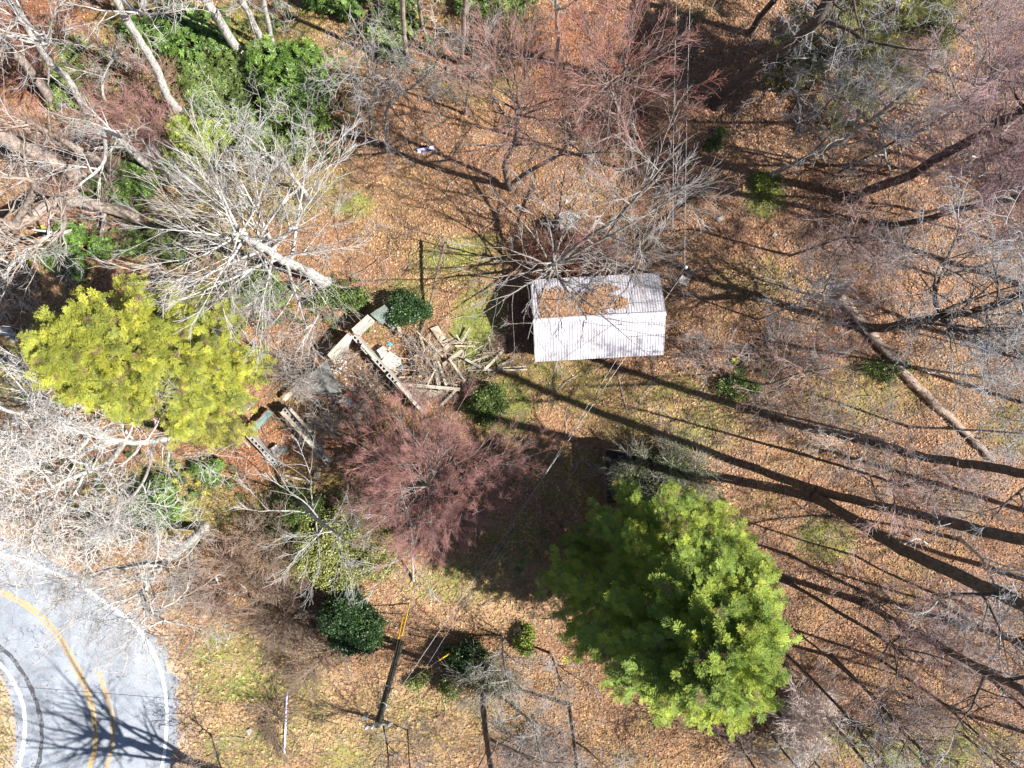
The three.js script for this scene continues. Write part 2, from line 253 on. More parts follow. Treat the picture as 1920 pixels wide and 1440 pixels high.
function makeClump(seed, n, spread, L, W) { // small leaves at random angles
  const R = rng(seed), t = [];
  for (let i = 0; i < n; i++) {
    const c = V(R() - 0.5, R() - 0.5, R() - 0.5).multiplyScalar(spread * 2), d = V(R() - 0.5, R() * 0.8 - 0.1, R() - 0.5).normalize(), s = aside(d, Math.PI / 2, R).multiplyScalar(W), l = L * (0.7 + 0.6 * R()), m = c.clone().addScaledVector(d, l * 0.5), e = c.clone().addScaledVector(d, l).add(V(0, -0.2 * l, 0));
    for (const v of [c, m.clone().add(s), m, c, m, m.clone().sub(s), m, m.clone().add(s), e, m, e, m.clone().sub(s)]) t.push(v.x, v.y, v.z);
  }
  return soup(t);
}
const CLUMP = [31, 32].map(s => makeClump(s, 16, 0.12, 0.075, 0.022));
const TUFT = (() => { const R = rng(41), t = []; for (let i = 0; i < 9; i++) { const a = R() * 6.283, l = 0.5 + 0.5 * R(), o = V(Math.cos(a) * 0.7 * l, 0.55 * l, Math.sin(a) * 0.7 * l), s = V(-Math.sin(a), 0, Math.cos(a)).multiplyScalar(0.07), b = V((R() - 0.5) * 0.3, 0, (R() - 0.5) * 0.3), m = b.clone().addScaledVector(o, 0.5).add(V(0, 0.12, 0)), e = b.clone().add(o); for (const v of [b.clone().add(s), m.clone().addScaledVector(s, 0.8), m.clone().addScaledVector(s, -0.8), b.clone().add(s), m.clone().addScaledVector(s, -0.8), b.clone().sub(s), m.clone().addScaledVector(s, 0.8), e, m.clone().addScaledVector(s, -0.8)]) t.push(v.x, v.y, v.z); } return soup(t); })();
const DEADLEAF = [51, 52].map(s => { const R = rng(s), t = [], e = [[0, -0.5], [0.3, -0.22], [0.36, 0.08], [0.18, 0.3], [0, 0.55], [-0.2, 0.28], [-0.34, 0.05], [-0.28, -0.25]].map(([x, z]) => V(x * (0.85 + 0.3 * R()), 0.16 * Math.abs(x) * (R() * 3 - 0.6) + 0.1 * R() * Math.abs(z), z)), c = V(0, 0, 0); for (let i = 0; i < 8; i++) for (const v of [c, e[(i + 1) % 8], e[i]]) t.push(v.x, v.y, v.z); return soup(t); });

// ---------------------------------------------------------------- trees
// path: photo pixels of the trunk from the ground up; heights follow from the vertical stance unless given
function pathOf(path, h0) {
  const r0 = Math.hypot(path[0][0] - 960, path[0][1] - 720), g = G(path[0][0], path[0][1], -0.1), out = [g]; let last = g.y;
  for (let i = 1; i < path.length; i++) { const [x, y, hh] = path[i]; let h = hh ?? H * (1 - r0 / Math.hypot(x - 960, y - 720)); h = Math.max(h, last + 0.25); last = h; out.push(P(x, y, Math.min(h, 24))); }
  return out;
}
function resample(pts, n) { return new THREE.CatmullRomCurve3(pts, false, 'centripetal').getPoints(n); }
let treeSeed = 100;
function bareTree(o) {
  const { path, r = 0.16, tip = 0.05, bark = M.grey, extra = 0, limbs = 10, limbLen = 3, start = 0.4, up = 0.6, wig = 0.25, subs = 5, spray = 'maple', sprays = 3, size = 1, color = [0.4, 0.37, 0.34], cvar = 0.25, label, group, name = 'bare_tree', forks = [], lean, dens = 0.24 } = o;
  const R = rng(o.seed ?? treeSeed++), pts = pathOf(path);
  if (extra) { const a = pts[pts.length - 1], d = pts.length > 2 ? a.clone().sub(pts[pts.length - 2]).normalize() : V(0, 1, 0); d.lerp(UP, 0.4).normalize(); const e = bend(a, d, extra, 4, wig * 0.5, R); pts.push(...e.slice(1)); }
  const t0 = base(name, pts[0]); tag(t0, label, 'tree', group);
  const n = Math.max(8, pts.length * 4), tr = resample(pts, n), rad = Array.from({ length: n + 1 }, (_, i) => lerp(r, tip, Math.pow(i / n, 0.8)) * (i === 0 ? 1.45 : i === 1 ? 1.15 : 1));
  tr.forEach((p, i) => { if (i > 1 && i < n) { p.x += (R() - 0.5) * r * 0.35; p.z += (R() - 0.5) * r * 0.35; } });
  mesh('trunk', tubes([{ pts: tr, r: rad, k: 9, cap: true }]), bark, t0, pts[0]);
  const stems = [{ pts: tr, rad, start, limbs }];
  for (const f of forks) { const fp = f.path.map(([x, y, h]) => P(x, y, h)); fp[0] = tr.reduce((b, p) => p.distanceTo(fp[0]) < b.distanceTo(fp[0]) ? p : b, tr[0]).clone(); const k = fp.length * 4, q = resample(fp, k), qr = taper(k + 1, f.r ?? r * 0.6, f.tip ?? 0.03); mesh('limb', tubes([{ pts: q, r: qr, k: 7, cap: true }]), bark, t0, pts[0]); stems.push({ pts: q, rad: qr, start: f.start ?? 0.35, limbs: f.limbs ?? Math.round(limbs * 0.6), len: f.len }); }
  const fine = [], placed = [[], []];
  const addSprays = (line, cnt0, s) => { const q0 = cnt0 * dens, cnt = Math.floor(q0) + (R() < q0 % 1 ? 1 : 0); for (let i = 0; i < cnt; i++) { const u = i === 0 ? 1 : 0.25 + 0.75 * R(), N = line.length - 1, j = Math.min(N - 1, Math.floor(u * N)), p = line[j].clone().lerp(line[j + 1], u * N - j), d0 = line[j + 1].clone().sub(line[j]).normalize(), d = i === 0 ? d0 : aside(d0, 0.35 + 0.6 * R(), R); d.y += up * 0.25; const sc = s * (0.65 + 0.7 * R()), v = 1 + (R() - 0.5) * 2 * cvar, w = (R() - 0.5) * 0.12; placed[R() < 0.5 ? 0 : 1].push([orient(p.sub(pts[0]), d, R() * 6.283, sc), C(color[0] * (v + w), color[1] * v, color[2] * (v - w))]); } };
  for (const st of stems) {
    const N = st.pts.length - 1;
    for (let i = 0; i < st.limbs; i++) {
      const u = clamp(st.start + (1 - st.start) * (i + R() * 0.8) / st.limbs, 0, 0.995), j = Math.min(N - 1, Math.floor(u * N)), p = st.pts[j].clone().lerp(st.pts[j + 1], u * N - j), d0 = st.pts[j + 1].clone().sub(st.pts[j]).normalize();
      const az = i * 2.4 + R() * 1.2, el = up * (0.6 + 0.7 * R()), d = V(Math.cos(az) * Math.cos(el), Math.sin(el), Math.sin(az) * Math.cos(el)).addScaledVector(d0, 0.3);
      if (lean) d.add(V(lean[0], 0, lean[1]).multiplyScalar(R()));
      const L = (st.len ?? limbLen) * (1.1 - 0.65 * (u - st.start) / (1 - st.start + 1e-6)) * (0.65 + 0.6 * R()), br = Math.min(st.rad[j] * 0.62, 0.03 + L * 0.016), line = bend(p, d, L, 7, wig, R, 0.03);
      mesh('limb', tubes([{ pts: line, r: taper(8, br, 0.011, 0.8), k: 5 }]), bark, t0, pts[0]);
      addSprays(line, Math.max(1, Math.round(sprays * 0.7)), size);
      for (let q = 0; q < subs; q++) {
        const w = 0.22 + 0.74 * (q + R() * 0.8) / subs, jj = Math.min(6, Math.floor(w * 7)), pp = line[jj].clone().lerp(line[jj + 1], w * 7 - jj), dd = line[jj + 1].clone().sub(line[jj]).normalize();
        const sl = L * (0.55 - 0.25 * w) * (0.6 + 0.7 * R()), sub = bend(pp, aside(dd, 0.45 + 0.5 * R(), R), sl, 4, wig * 1.15, R, 0.05); fine.push({ pts: sub, r: taper(5, Math.max(0.012, br * (1 - w) * 0.6), 0.008), k: 4 });
        addSprays(sub, sprays, size * 0.85);
      }
    }
    addSprays(st.pts.slice(Math.floor(N * 0.6)), sprays + 1, size);
  }
  if (fine.length) mesh('branches', tubes(fine), bark, t0, pts[0]).userData.kind = 'stuff';
  placed.forEach((l, i) => { if (l.length) scatter('crown', SPRAY[spray][i], M.twig, l, t0); });
  return t0;
}
function evergreen(o) {
  const { base: [bx, by], h, R0, low = 0.1, tilt = [0, 0], limbs = 90, perLimb = 40, size = 0.75, young, old, dark, label, bark = M.brown, name = 'evergreen_tree', profile, seed = treeSeed++, gap = 0 } = o; // young, old, dark: leaf colours drawn at random, not by place
  const R = rng(seed), b = G(bx, by, -0.1), t0 = base(name, b); tag(t0, label, 'tree');
  const axis = u => V(tilt[0] * u * u, 0.1 + h * u, tilt[1] * u * u), tp = Array.from({ length: 12 }, (_, i) => axis(i / 11));
  mesh('trunk', tubes([{ pts: tp, r: taper(12, h * 0.019, 0.02), k: 9 }]), bark, t0);
  const lines = [], put = [[], [], []];
  const prof = profile ?? (u => Math.pow(1 - u, 0.75) * (0.55 + 0.45 * smooth(0, 0.2, u)) + 0.05);
  for (let i = 0; i < limbs; i++) {
    const u = low + (1 - low) * Math.pow((i + R()) / limbs, 0.95), az = i * 2.399 + R() * 0.7, n = 0.72 + 0.5 * vnoise(az * 1.3 + 50, u * 7 + seed), L = R0 * prof(u) * n; if (L < 0.15) continue;
    if (gap && vnoise(az * 1.1 + 9, u * 5) < gap) continue;
    const el = lerp(0.05, 0.75, u) + (R() - 0.5) * 0.3, d = V(Math.cos(az) * Math.cos(el), Math.sin(el), Math.sin(az) * Math.cos(el)), line = bend(axis(u), d, L, 6, 0.16, R, -0.03);
    lines.push({ pts: line, r: taper(7, 0.012 + L * 0.011, 0.008), k: 4 });
    const limbAge = R(); // each bough has its own leaf tone, at random
    for (let q = 0; q < perLimb * Math.sqrt(L / R0); q++) {
      const w = 0.22 + 0.78 * Math.pow(R(), 0.7), j = Math.min(5, Math.floor(w * 6)), p = line[j].clone().lerp(line[j + 1], w * 6 - j), dd = line[j + 1].clone().sub(line[j]).normalize();
      const f = aside(dd, 0.25 + 0.75 * R(), R); f.y = f.y * 0.6 + (R() - 0.42) * 0.35; p.add(V((R() - 0.5) * 0.5, (R() - 0.5) * 0.34, (R() - 0.5) * 0.5).multiplyScalar(0.4 + L * 0.28));
      const s = size * (0.5 + 0.65 * R()) * (0.6 + 0.4 * Math.min(1, L)), mix = clamp(0.5 + (R() - 0.5) * 0.8 + (limbAge - 0.5) * 0.55), col = mix > 0.5 ? old.clone().lerp(young, (mix - 0.5) / 0.5) : dark.clone().lerp(old, mix / 0.5); col.multiplyScalar(0.85 + 0.3 * R()); if (R() < 0.05) col.setRGB(0.2, 0.13, 0.07);
      // frond lies flat: its face (+z) turned up
      const up = UP.clone().add(V((R() - 0.5), 0, (R() - 0.5)).multiplyScalar(0.9)), y = f.normalize(), x = y.clone().cross(up).normalize(), z = x.clone().cross(y), m = new THREE.Matrix4().makeBasis(x, y, z).scale(V(s, s, s)).setPosition(p);
      put[Math.floor(R() * 3)].push([m, col]);
    }
  }
  mesh('branches', tubes(lines), bark, t0).userData.kind = 'stuff';
  put.forEach((l, i) => { if (l.length) scatter('crown', FROND[i], M.leaf, l, t0); });
  return t0;
}
// ---------------------------------------------------------------- shrubs
function leafyShrub(o) {
  const { at: [px, py], rx, rz = rx, h, n, leaf = WHORL, cols, lobes = 7, label, name = 'leafy_shrub', category = 'shrub', size = 1, mat = M.glossyLeaf, stemMat = M.brown, seed = treeSeed++, fill = 0.5, group } = o;
  const R = rng(seed), b = G(px, py, -0.03), t0 = base(name, b); tag(t0, label, category, group);
  const lb = []; for (let i = 0; i < lobes; i++) { const a = i * 2.4 + R(), q = i === 0 ? 0 : Math.sqrt(R()) * 0.85; lb.push({ c: V(Math.cos(a) * q * rx, h * (0.3 + 0.42 * R() * (1 - q * 0.5)), Math.sin(a) * q * rz), r: V(rx * (0.8 + 0.4 * R()), h * 0.75, rz * (0.8 + 0.4 * R())).multiplyScalar(0.26 + 0.3 * R()) }); }
  const st = []; for (const l of lb) { const top = l.c.clone().add(V(0, l.r.y * 0.4, 0)); st.push({ pts: [V((R() - 0.5) * 0.2, -0.1, (R() - 0.5) * 0.2), top.clone().multiplyScalar(0.5).add(V(0, 0.15, 0)), top], r: [0.03, 0.022, 0.01], k: 4 }); }
  mesh('stems', tubes(st), stemMat, t0).userData.kind = 'stuff';
  const put = leaf.map(() => []);
  for (let i = 0; i < n; i++) {
    const l = lb[Math.floor(R() * lobes)], d = V(R() - 0.5, R() * 0.9 - 0.25, R() - 0.5).normalize(), k = Math.pow(R(), fill), p = l.c.clone().add(V(d.x * l.r.x, d.y * l.r.y, d.z * l.r.z).multiplyScalar(0.3 + 0.78 * k)); if (R() < 0.06) p.add(V(d.x, d.y * 0.7, d.z).multiplyScalar(0.12 + 0.3 * R())); if (p.y < 0.03) p.y = 0.03 + R() * 0.1;
    const c = cols[0].clone().lerp(cols[1], clamp(R() * 0.8 + 0.2 * k)).multiplyScalar(0.75 + 0.5 * R());
    put[Math.floor(R() * leaf.length)].push([orient(p, d.add(V(0, 0.5, 0)).add(V(R() - 0.5, R() - 0.5, R() - 0.5)), R() * 6.283, size * (0.75 + 0.5 * R())), c]);
  }
  put.forEach((l, i) => l.length && scatter('foliage', leaf[i], mat, l, t0));
  return t0;
}
function bareShrub(o) { // thicket of canes and twigs
  const { at: [px, py], rx, rz = rx, h, n, color, spray = 'long', label, name = 'bare_shrub', category = 'shrub', size = 1, cvar = 0.3, lean = [0, 0], seed = treeSeed++, roots = 6, group, canes = 14, leafy } = o;
  const R = rng(seed), b = G(px, py, -0.03), t0 = base(name, b); tag(t0, label, category, group);
  const rt = Array.from({ length: roots }, (_, i) => { const a = R() * 6.283, q = i ? Math.sqrt(R()) * 0.5 : 0; return V(Math.cos(a) * q * rx, 0, Math.sin(a) * q * rz); }), st = [], put = [[], []];
  for (let i = 0; i < canes; i++) { const a = R() * 6.283, p = rt[i % roots].clone().add(V((R() - 0.5) * 0.2, 0, (R() - 0.5) * 0.2)), d = V(Math.cos(a) * 0.7 * rx / h + lean[0], 1, Math.sin(a) * 0.7 * rz / h + lean[1]), L = h * (0.9 + 0.5 * R()); const line = bend(p, d, L, 6, 0.3, R, -0.04); st.push({ line }); }
  mesh('stems', tubes(st.map(s => ({ pts: s.line, r: taper(7, 0.02, 0.007), k: 4 }))), std(C(...color.map(c => c * 0.9))), t0).userData.kind = 'stuff';
  for (let i = 0; i < n * 0.4; i++) { const s = st[Math.floor(R() * st.length)].line, j = 1 + Math.floor(R() * 5), p = s[j].clone().lerp(s[j + 1], R()), d = s[j + 1].clone().sub(s[j]).normalize(), f = aside(d, 0.3 + 0.9 * R(), R), v = 1 + (R() - 0.5) * 2 * cvar; f.y *= 0.8; put[i & 1].push([orient(p, f, R() * 6.283, size * (0.6 + 0.7 * R())), C(color[0] * v, color[1] * v, color[2] * v)]); }
  put.forEach((l, i) => l.length && scatter('twigs', SPRAY[spray][i], M.twig, l, t0));
  if (leafy) { const lf = [[], []]; for (let i = 0; i < leafy.n; i++) { const s = st[Math.floor(R() * st.length)].line, j = 1 + Math.floor(R() * 5), p = s[j].clone().lerp(s[j + 1], R()).add(V((R() - 0.5) * 0.9, (R() - 0.5) * 0.5, (R() - 0.5) * 0.9)), c = leafy.cols[0].clone().lerp(leafy.cols[1], R()); lf[i & 1].push([orient(p, V(R() - 0.5, 1, R() - 0.5), R() * 6.283, (leafy.size ?? 1) * (0.7 + 0.6 * R())), c]); } lf.forEach((l, i) => l.length && scatter('foliage', CLUMP[i], M.leaf, l, t0)); }
  return t0;
}

// ---------------------------------------------------------------- shed with corrugated roof
{
  const b = G(1120, 592, 0), shed = base('shed', V(3.6, 0, -2.83)); shed.rotation.y = 0.055;
  tag(shed, 'small wooden shed under a pale corrugated metal gable roof, leaves on its back slope', 'shed');
  const EV = 1.55, RG = 2.4, hw = 1.72, ridgeZ = 0.08, L = 5.42, R = rng(7);
  const rx = [0, 1, 2].map(s => tex(128, 256, (i, j) => { const a = wrapN(i, j, 128, 256, 5, 6, 4), b2 = wrapN(i, j, 128, 256, 30, 4, 2), f = hash(i + s * 999, j), st = smooth(0.6, 0.75, wrapN(i, (j + s * 60) % 256, 128, 256, 9, 7, 3)); const v = clamp(0.66 + (a - 0.5) * 0.6 + (b2 - 0.5) * 0.55 + (f - 0.5) * 0.1 - st * 0.2), ru = smooth(0.58, 0.7, wrapN(j, i, 256, 128, 6, 9, 3)) * 0.35; return [v * (1 - 0.15 * ru), v * (0.985 - 0.35 * ru), v * (1.02 - 0.55 * ru)]; }));
  const mats = rx.map((t, i) => std(C(0.7 + i * 0.04, 0.69 + i * 0.04, 0.74 + i * 0.04), { map: t, roughness: 0.62, metalness: 0.25 }));
  const N = 8, sw = L / N;
  for (const side of [-1, 1]) {
    const run = side < 0 ? hw + ridgeZ : hw - ridgeZ, sl = Math.hypot(run, RG - EV), ang = Math.atan2(RG - EV, run);
    for (let i = 0; i < N; i++) {
      const nseg = 48, w = sw + 0.05, g = new THREE.PlaneGeometry(w, sl + 0.06, nseg, 4); g.rotateX(-Math.PI / 2);
      const p = g.attributes.position, uvv = g.attributes.uv, k = R();
      for (let q = 0; q < p.count; q++) { const x = p.getX(q), z = p.getZ(q); p.setY(q, 0.0075 * Math.sin((x + sw / 2) / 0.112 * 2 * Math.PI) + (k - 0.5) * 0.008 * z); uvv.setXY(q, x * 0.7 + k * 3, z * 0.45 + k * 5); }
      g.computeVertexNormals();
      const m = mesh('roof_sheet', g, mats[(i * 2 + (side > 0 ? 1 : 0) + Math.floor(R() * 2)) % 3], shed);
      m.rotation.x = side * ang; m.position.set(-L / 2 + sw * (i + 0.5), (RG + EV) / 2 + (i % 2) * 0.004, ridgeZ + side * run / 2);
    }
  }
  const cap = new THREE.CylinderGeometry(0.075, 0.075, L + 0.05, 10, 1, true, 0, Math.PI); cap.rotateZ(Math.PI / 2); cap.scale(1, 0.5, 1.3); const cm = mesh('ridge_cap', cap, mats[2], shed); cm.rotation.x = 0; cm.position.set(0, RG + 0.02, ridgeZ);
  // board walls and gables
  const wl = L - 0.5, wd = hw * 2 - 0.5;
  const wall = (len, hgt, gable) => { const gs = []; const n = Math.round(len / 0.2); for (let i = 0; i < n; i++) { const x = (i + 0.5) / n * len - len / 2, hh = gable ? lerp(EV - 0.1, RG - 0.12, 1 - Math.abs(x) / (len / 2)) : hgt; const bx = new THREE.BoxGeometry(len / n - 0.012, hh, 0.03); bx.translate(x, hh / 2 - 0.1, (i % 2) * 0.006); gs.push(bx); } return mergeGeometries(gs); };
  for (const s of [-1, 1]) { const m = mesh('wall', wall(wl, EV - 0.02), M.woodDark, shed); m.position.z = s * wd / 2; const e = mesh('wall', wall(wd - 0.06, 0, true), M.woodDark, shed); e.rotation.y = Math.PI / 2; e.position.x = s * (wl / 2 - 0.02); }
  for (const s of [-1, 1]) for (const t of [-1, 1]) { const run = hw + 0.02 - t * ridgeZ, bx = new THREE.BoxGeometry(0.03, 0.1, Math.hypot(run, RG - EV)); const m = mesh('barge_board', bx, M.woodGrey, shed); m.rotation.x = t * Math.atan2(RG - EV, run); m.position.set(s * (L / 2 - 0.06), (RG + EV) / 2 - 0.085, ridgeZ + t * run / 2); }
  // leaves lying on the back slope
  const list = [[], []], Rn = rng(77); shed.updateMatrixWorld(true);
  for (let i = 0; i < 5200; i++) {
    const u = Rn(), x = lerp(-L / 2 + 0.25, 1.25, u), z = lerp(-1.35, 0.02, Rn()); const bl = 1 - Math.hypot((x + 0.85) / 2.1, (z + 0.55 + 0.12 * x) / (0.6 + 0.1 * (0.5 - x))), edge = bl + (fbm(x * 1.9 + 3, z * 2.6, 3) - 0.5) * 1.5; if (edge < -0.3 + 1.0 * Rn()) continue;
    const y = lerp(EV, RG, (z + hw) / (hw + ridgeZ)) + 0.025 + Rn() * 0.03, p = V(x, y, z).applyMatrix4(shed.matrixWorld), c = Rn(), v = 0.7 + 0.5 * Rn();
    list[i & 1].push([orient(p, V((Rn() - 0.5) * 0.8, 1, (Rn() - 0.5) * 0.8 - 0.3), Rn() * 6.28, 0.1 + 0.05 * Rn()), C(lerp(0.2, 0.42, c) * v, lerp(0.11, 0.24, c) * v, lerp(0.06, 0.13, c) * v)]);
  }
  const pile = new THREE.Group(); pile.name = 'roof_leaves'; scene.add(pile); tag(pile, 'drift of orange brown leaves lying on the back slope of the shed roof', 'leaves', null, 'stuff');
  list.forEach((l, i) => scatter('leaves', DEADLEAF[i], M.leaf, l, pile));
}

// ---------------------------------------------------------------- ruin of the collapsed house
function blockGeo(l, h, w, seed) { // hollow concrete block with two open cells
  const s = new THREE.Shape([[-l / 2, -w / 2], [l / 2, -w / 2], [l / 2, w / 2], [-l / 2, w / 2]].map(p => new THREE.Vector2(...p)));
  for (const c of [-l / 4, l / 4]) s.holes.push(new THREE.Path([[c - l * 0.17, -w * 0.3], [c - l * 0.17, w * 0.3], [c + l * 0.17, w * 0.3], [c + l * 0.17, -w * 0.3]].map(p => new THREE.Vector2(...p))));
  const g = new THREE.ExtrudeGeometry(s, { depth: h, bevelEnabled: false }); g.rotateX(-Math.PI / 2); return g;
}
const BLOCK = blockGeo(0.385, 0.19, 0.19);
function blockWall(a, b, courses, label, mat, ragged = 0, parent, seed = 1, boards) {
  const A = P(a[0], a[1], courses * 0.2), B = P(b[0], b[1], courses * 0.2), L = A.distanceTo(B), n = Math.round(L / 0.4), R = rng(seed), y0 = -0.06;
  const t = base('block_wall', V((A.x + B.x) / 2, y0, (A.z + B.z) / 2)); t.rotation.y = -Math.atan2(B.z - A.z, B.x - A.x); tag(t, label, 'wall');
  for (let c = 0; c < courses; c++) for (let i = 0; i < n; i++) {
    if (c === courses - 1 && ragged && R() < ragged) continue;
    const m = mesh('block', BLOCK, mat, t); m.position.set((i + 0.5 + (c % 2 ? 0.5 : 0) - (c % 2 && i === n - 1 ? 0.5 : 0)) * L / n - L / 2, c * 0.2, (R() - 0.5) * 0.02); m.rotation.y = (R() - 0.5) * 0.04; m.scale.set(L / n / 0.4, 1, 1);
    if (c % 2 && i === n - 1) m.scale.x *= 0.5, m.position.x = L / 2 - L / n * 0.25;
  }
  return t;
}
function boardGeo(L, w, th, R) { const g = new THREE.BoxGeometry(L, th, w, 6, 1, 1), p = g.attributes.position, bow = (R() - 0.5) * 0.05, e = [(R() - 0.5) * w, (R() - 0.5) * w]; for (let i = 0; i < p.count; i++) { const x = p.getX(i), u = x / L * 2; p.setY(i, p.getY(i) + bow * (1 - u * u)); if (Math.abs(u) > 0.99) p.setX(i, x + (p.getZ(i) / w) * e[u > 0 ? 1 : 0]); p.setZ(i, p.getZ(i) + 0.3 * bow * (1 - u * u)); } const q = g.attributes.uv; for (let i = 0; i < q.count; i++) q.setXY(i, p.getZ(i) * 2.2 + e[0] * 9, p.getX(i) * 0.5 + e[1] * 5); g.computeVertexNormals(); return g; }
let boardN = 0;
function board(a, b, w, th, mat, label, group, o = {}) { // a, b: [px, py, height above ground]
  const R = rng(900 + boardN++), A = G(a[0], a[1], (a[2] ?? 0.05) + th / 2), B = G(b[0], b[1], (b[2] ?? 0.05) + th / 2), d = B.clone().sub(A), L = d.length(), m = mesh(o.name ?? 'board', boardGeo(L, w, th, R), mat, scene);
  m.position.copy(A).add(B).multiplyScalar(0.5); const x = d.normalize(), z = x.clone().cross(UP).normalize().negate(), y = z.clone().cross(x); m.quaternion.setFromRotationMatrix(new THREE.Matrix4().makeBasis(x, y.applyAxisAngle(x, o.roll ?? (R() - 0.5) * 0.3), z.applyAxisAngle(x, 0).copy(x.clone().cross(y)))); return tag(m, label, o.category ?? 'board', group);
}
const Z = (x, y, h) => [520 + x / 4.8, 540 + y / 4.8, h];        // places read off an enlargement
const Y = (x, y, h) => [420 + x / 5.54, 660 + y / 5.54, h];
// block walls
blockWall(Z(670, 425), Z(1310, 1120), 6, 'long hollow block wall running down the middle of the ruin towards the red tree', M.blockPale, 0.22, null, 3);
blockWall(Y(200, 820), Y(545, 1185), 4, 'short pale block wall with a row of open cells, under the yellow green evergreen', M.blockPale, 0, null, 5);
blockWall(Z(1462, 765), Z(1565, 885), 1, 'short row of hollow blocks lying among the broken boards', M.blockPale, 0, null, 6);
blockWall(Z(470, 640), Z(655, 415), 6, 'pale end wall of the ruin beside the dark hollow', M.blockPale, 0.1, null, 8);
blockWall(Z(680, 400), Z(832, 262), 6, 'pale wall piece between the block wall and the grey green roofing sheet', M.blockPale, 0.2, null, 9);
blockWall(Y(610, 590), Y(1060, 1170), 5, 'leaf strewn low wall carrying two white beams in the lower room of the ruin', M.block, 0.35, null, 10);
// a capping beam along each
board(Z(760, 510, 1.14), Z(880, 640, 1.14), 0.11, 0.07, M.woodPale, 'straight pale timber on top of the long block wall near its upper end', null, { category: 'beam', roll: 0 });
board(Z(1075, 850, 1.14), Z(1310, 1115, 1.15), 0.13, 0.07, M.woodPale, 'straight pale timber on the lower end of the long block wall', null, { category: 'beam', roll: 0 });
board(Y(600, 620, 0.98), Y(940, 1000, 0.95), 0.15, 0.1, M.woodPale, 'white beam on the shaded side of the low wall in the lower room', null, { category: 'beam', roll: 0.1 });
board(Y(690, 590, 0.95), Y(900, 830, 0.9), 0.12, 0.08, M.woodPale, 'white beam on the leafy side of the low wall in the lower room', null, { category: 'beam', roll: -0.1 });
board(Y(960, 1040, 0.5), Y(1090, 1190, 0.45), 0.13, 0.06, M.woodGrey, 'grey board at the foot of the low wall by the red tree', null);
board(Z(470, 625, 1.15), Z(655, 430, 1.16), 0.3, 0.03, M.woodPale, 'wide weathered white board lying on the pale end wall', null, { roll: 0.1 });
board(Z(680, 390, 1.15), Z(830, 255, 1.16), 0.22, 0.04, M.woodPale, 'cream board on top of the wall piece by the grey green sheet', null, { roll: 0 });
board(Z(60, 1005, 0.5), Z(190, 880, 0.55), 0.2, 0.04, M.woodPale, 'whitish board at the corner of the grey roofing sheet', null);
board(Y(130, 860, 0.3), Y(272, 985, 0.3), 0.08, 0.05, M.woodPale, 'thin white board outside the short block wall', null);
board(Y(285, 830, 0.5), Y(490, 615, 0.55), 0.26, 0.03, M.teal, 'teal painted board between the short block wall and the low wall', null, { roll: 0.05 });
board(Y(640, 1280, 0.1), Y(960, 1355, 0.15), 0.1, 0.05, M.woodPale, 'pale board lying below the short block wall among twigs', null);
// sagging sheets
function sheet(name, corners, mat, label, cat, sag = 0.08, seed = 1, th = 0.025) {
  const c = corners.map(q => G(q[0], q[1], q[2])), n = 12, pos = [], uv = [], idx = [];
  const at = (u, v) => { const a = c[0].clone().lerp(c[1], u), b = c[3].clone().lerp(c[2], u), p = a.lerp(b, v); p.y += (fbm(u * 3 + seed, v * 3, 3) - 0.5) * sag * 2 - sag * Math.sin(u * 3.14) * Math.sin(v * 3.14); return p; };
  for (const lay of [0, 1]) for (let j = 0; j <= n; j++) for (let i = 0; i <= n; i++) { const p = at(i / n, j / n); pos.push(p.x, p.y - lay * th, p.z); uv.push(p.x * 0.8, p.z * 0.8); }
  const S = (n + 1) * (n + 1); for (let j = 0; j < n; j++) for (let i = 0; i < n; i++) { const a = j * (n + 1) + i, b = a + n + 1; idx.push(a, b, a + 1, b, b + 1, a + 1, S + a, S + a + 1, S + b, S + b, S + a + 1, S + b + 1); }
  for (let i = 0; i < n; i++) for (const [a, b] of [[i, i + 1], [n * (n + 1) + i, n * (n + 1) + i + 1], [i * (n + 1), (i + 1) * (n + 1)], [i * (n + 1) + n, (i + 1) * (n + 1) + n]]) idx.push(a, a + S, b, b, a + S, b + S);
  const g = new THREE.BufferGeometry(); g.setAttribute('position', new THREE.Float32BufferAttribute(pos, 3)); g.setAttribute('uv', new THREE.Float32BufferAttribute(uv, 2)); g.setIndex(idx); g.computeVertexNormals(); return tag(mesh(name, g, mat, scene), label, cat);
}
sheet('roofing_sheet', [Z(440, 640, 1.2), Z(195, 865, 0.5), Z(345, 960, 0.5), Z(575, 935, 0.9)], M.felt, 'grey roofing sheet sagging over the left edge of the ruin', 'roofing sheet', 0.14, 3);
sheet('roofing_sheet', [Z(835, 235, 1.2), Z(965, 148, 1.1), Z(1020, 215, 0.6), Z(950, 335, 0.5)], M.feltGreen, 'grey green roofing sheet at the top of the ruin beside the dark shrub', 'roofing sheet', 0.1, 5);
sheet('roofing_sheet', [Z(950, 300, 0.55), Z(1040, 240, 0.5), Z(1100, 300, 0.35), Z(1040, 380, 0.25)], M.felt, 'dark crumpled roofing piece below the grey green sheet', 'roofing sheet', 0.22, 9);
sheet('tarpaulin', [Z(390, 935, 0.55), Z(480, 925, 0.7), Z(660, 980, 0.5), Z(590, 1040, 0.35)], M.black, 'black tarpaulin draped beside the red brick chimney stub', 'tarpaulin', 0.16, 12);
sheet('plywood_sheet', [Z(1235, 905, 0.3), Z(1490, 925, 0.3), Z(1480, 985, 0.15), Z(1250, 980, 0.12)], M.woodPale, 'cream plywood sheet under the long white board of the debris heap', 'plywood', 0.04, 14);
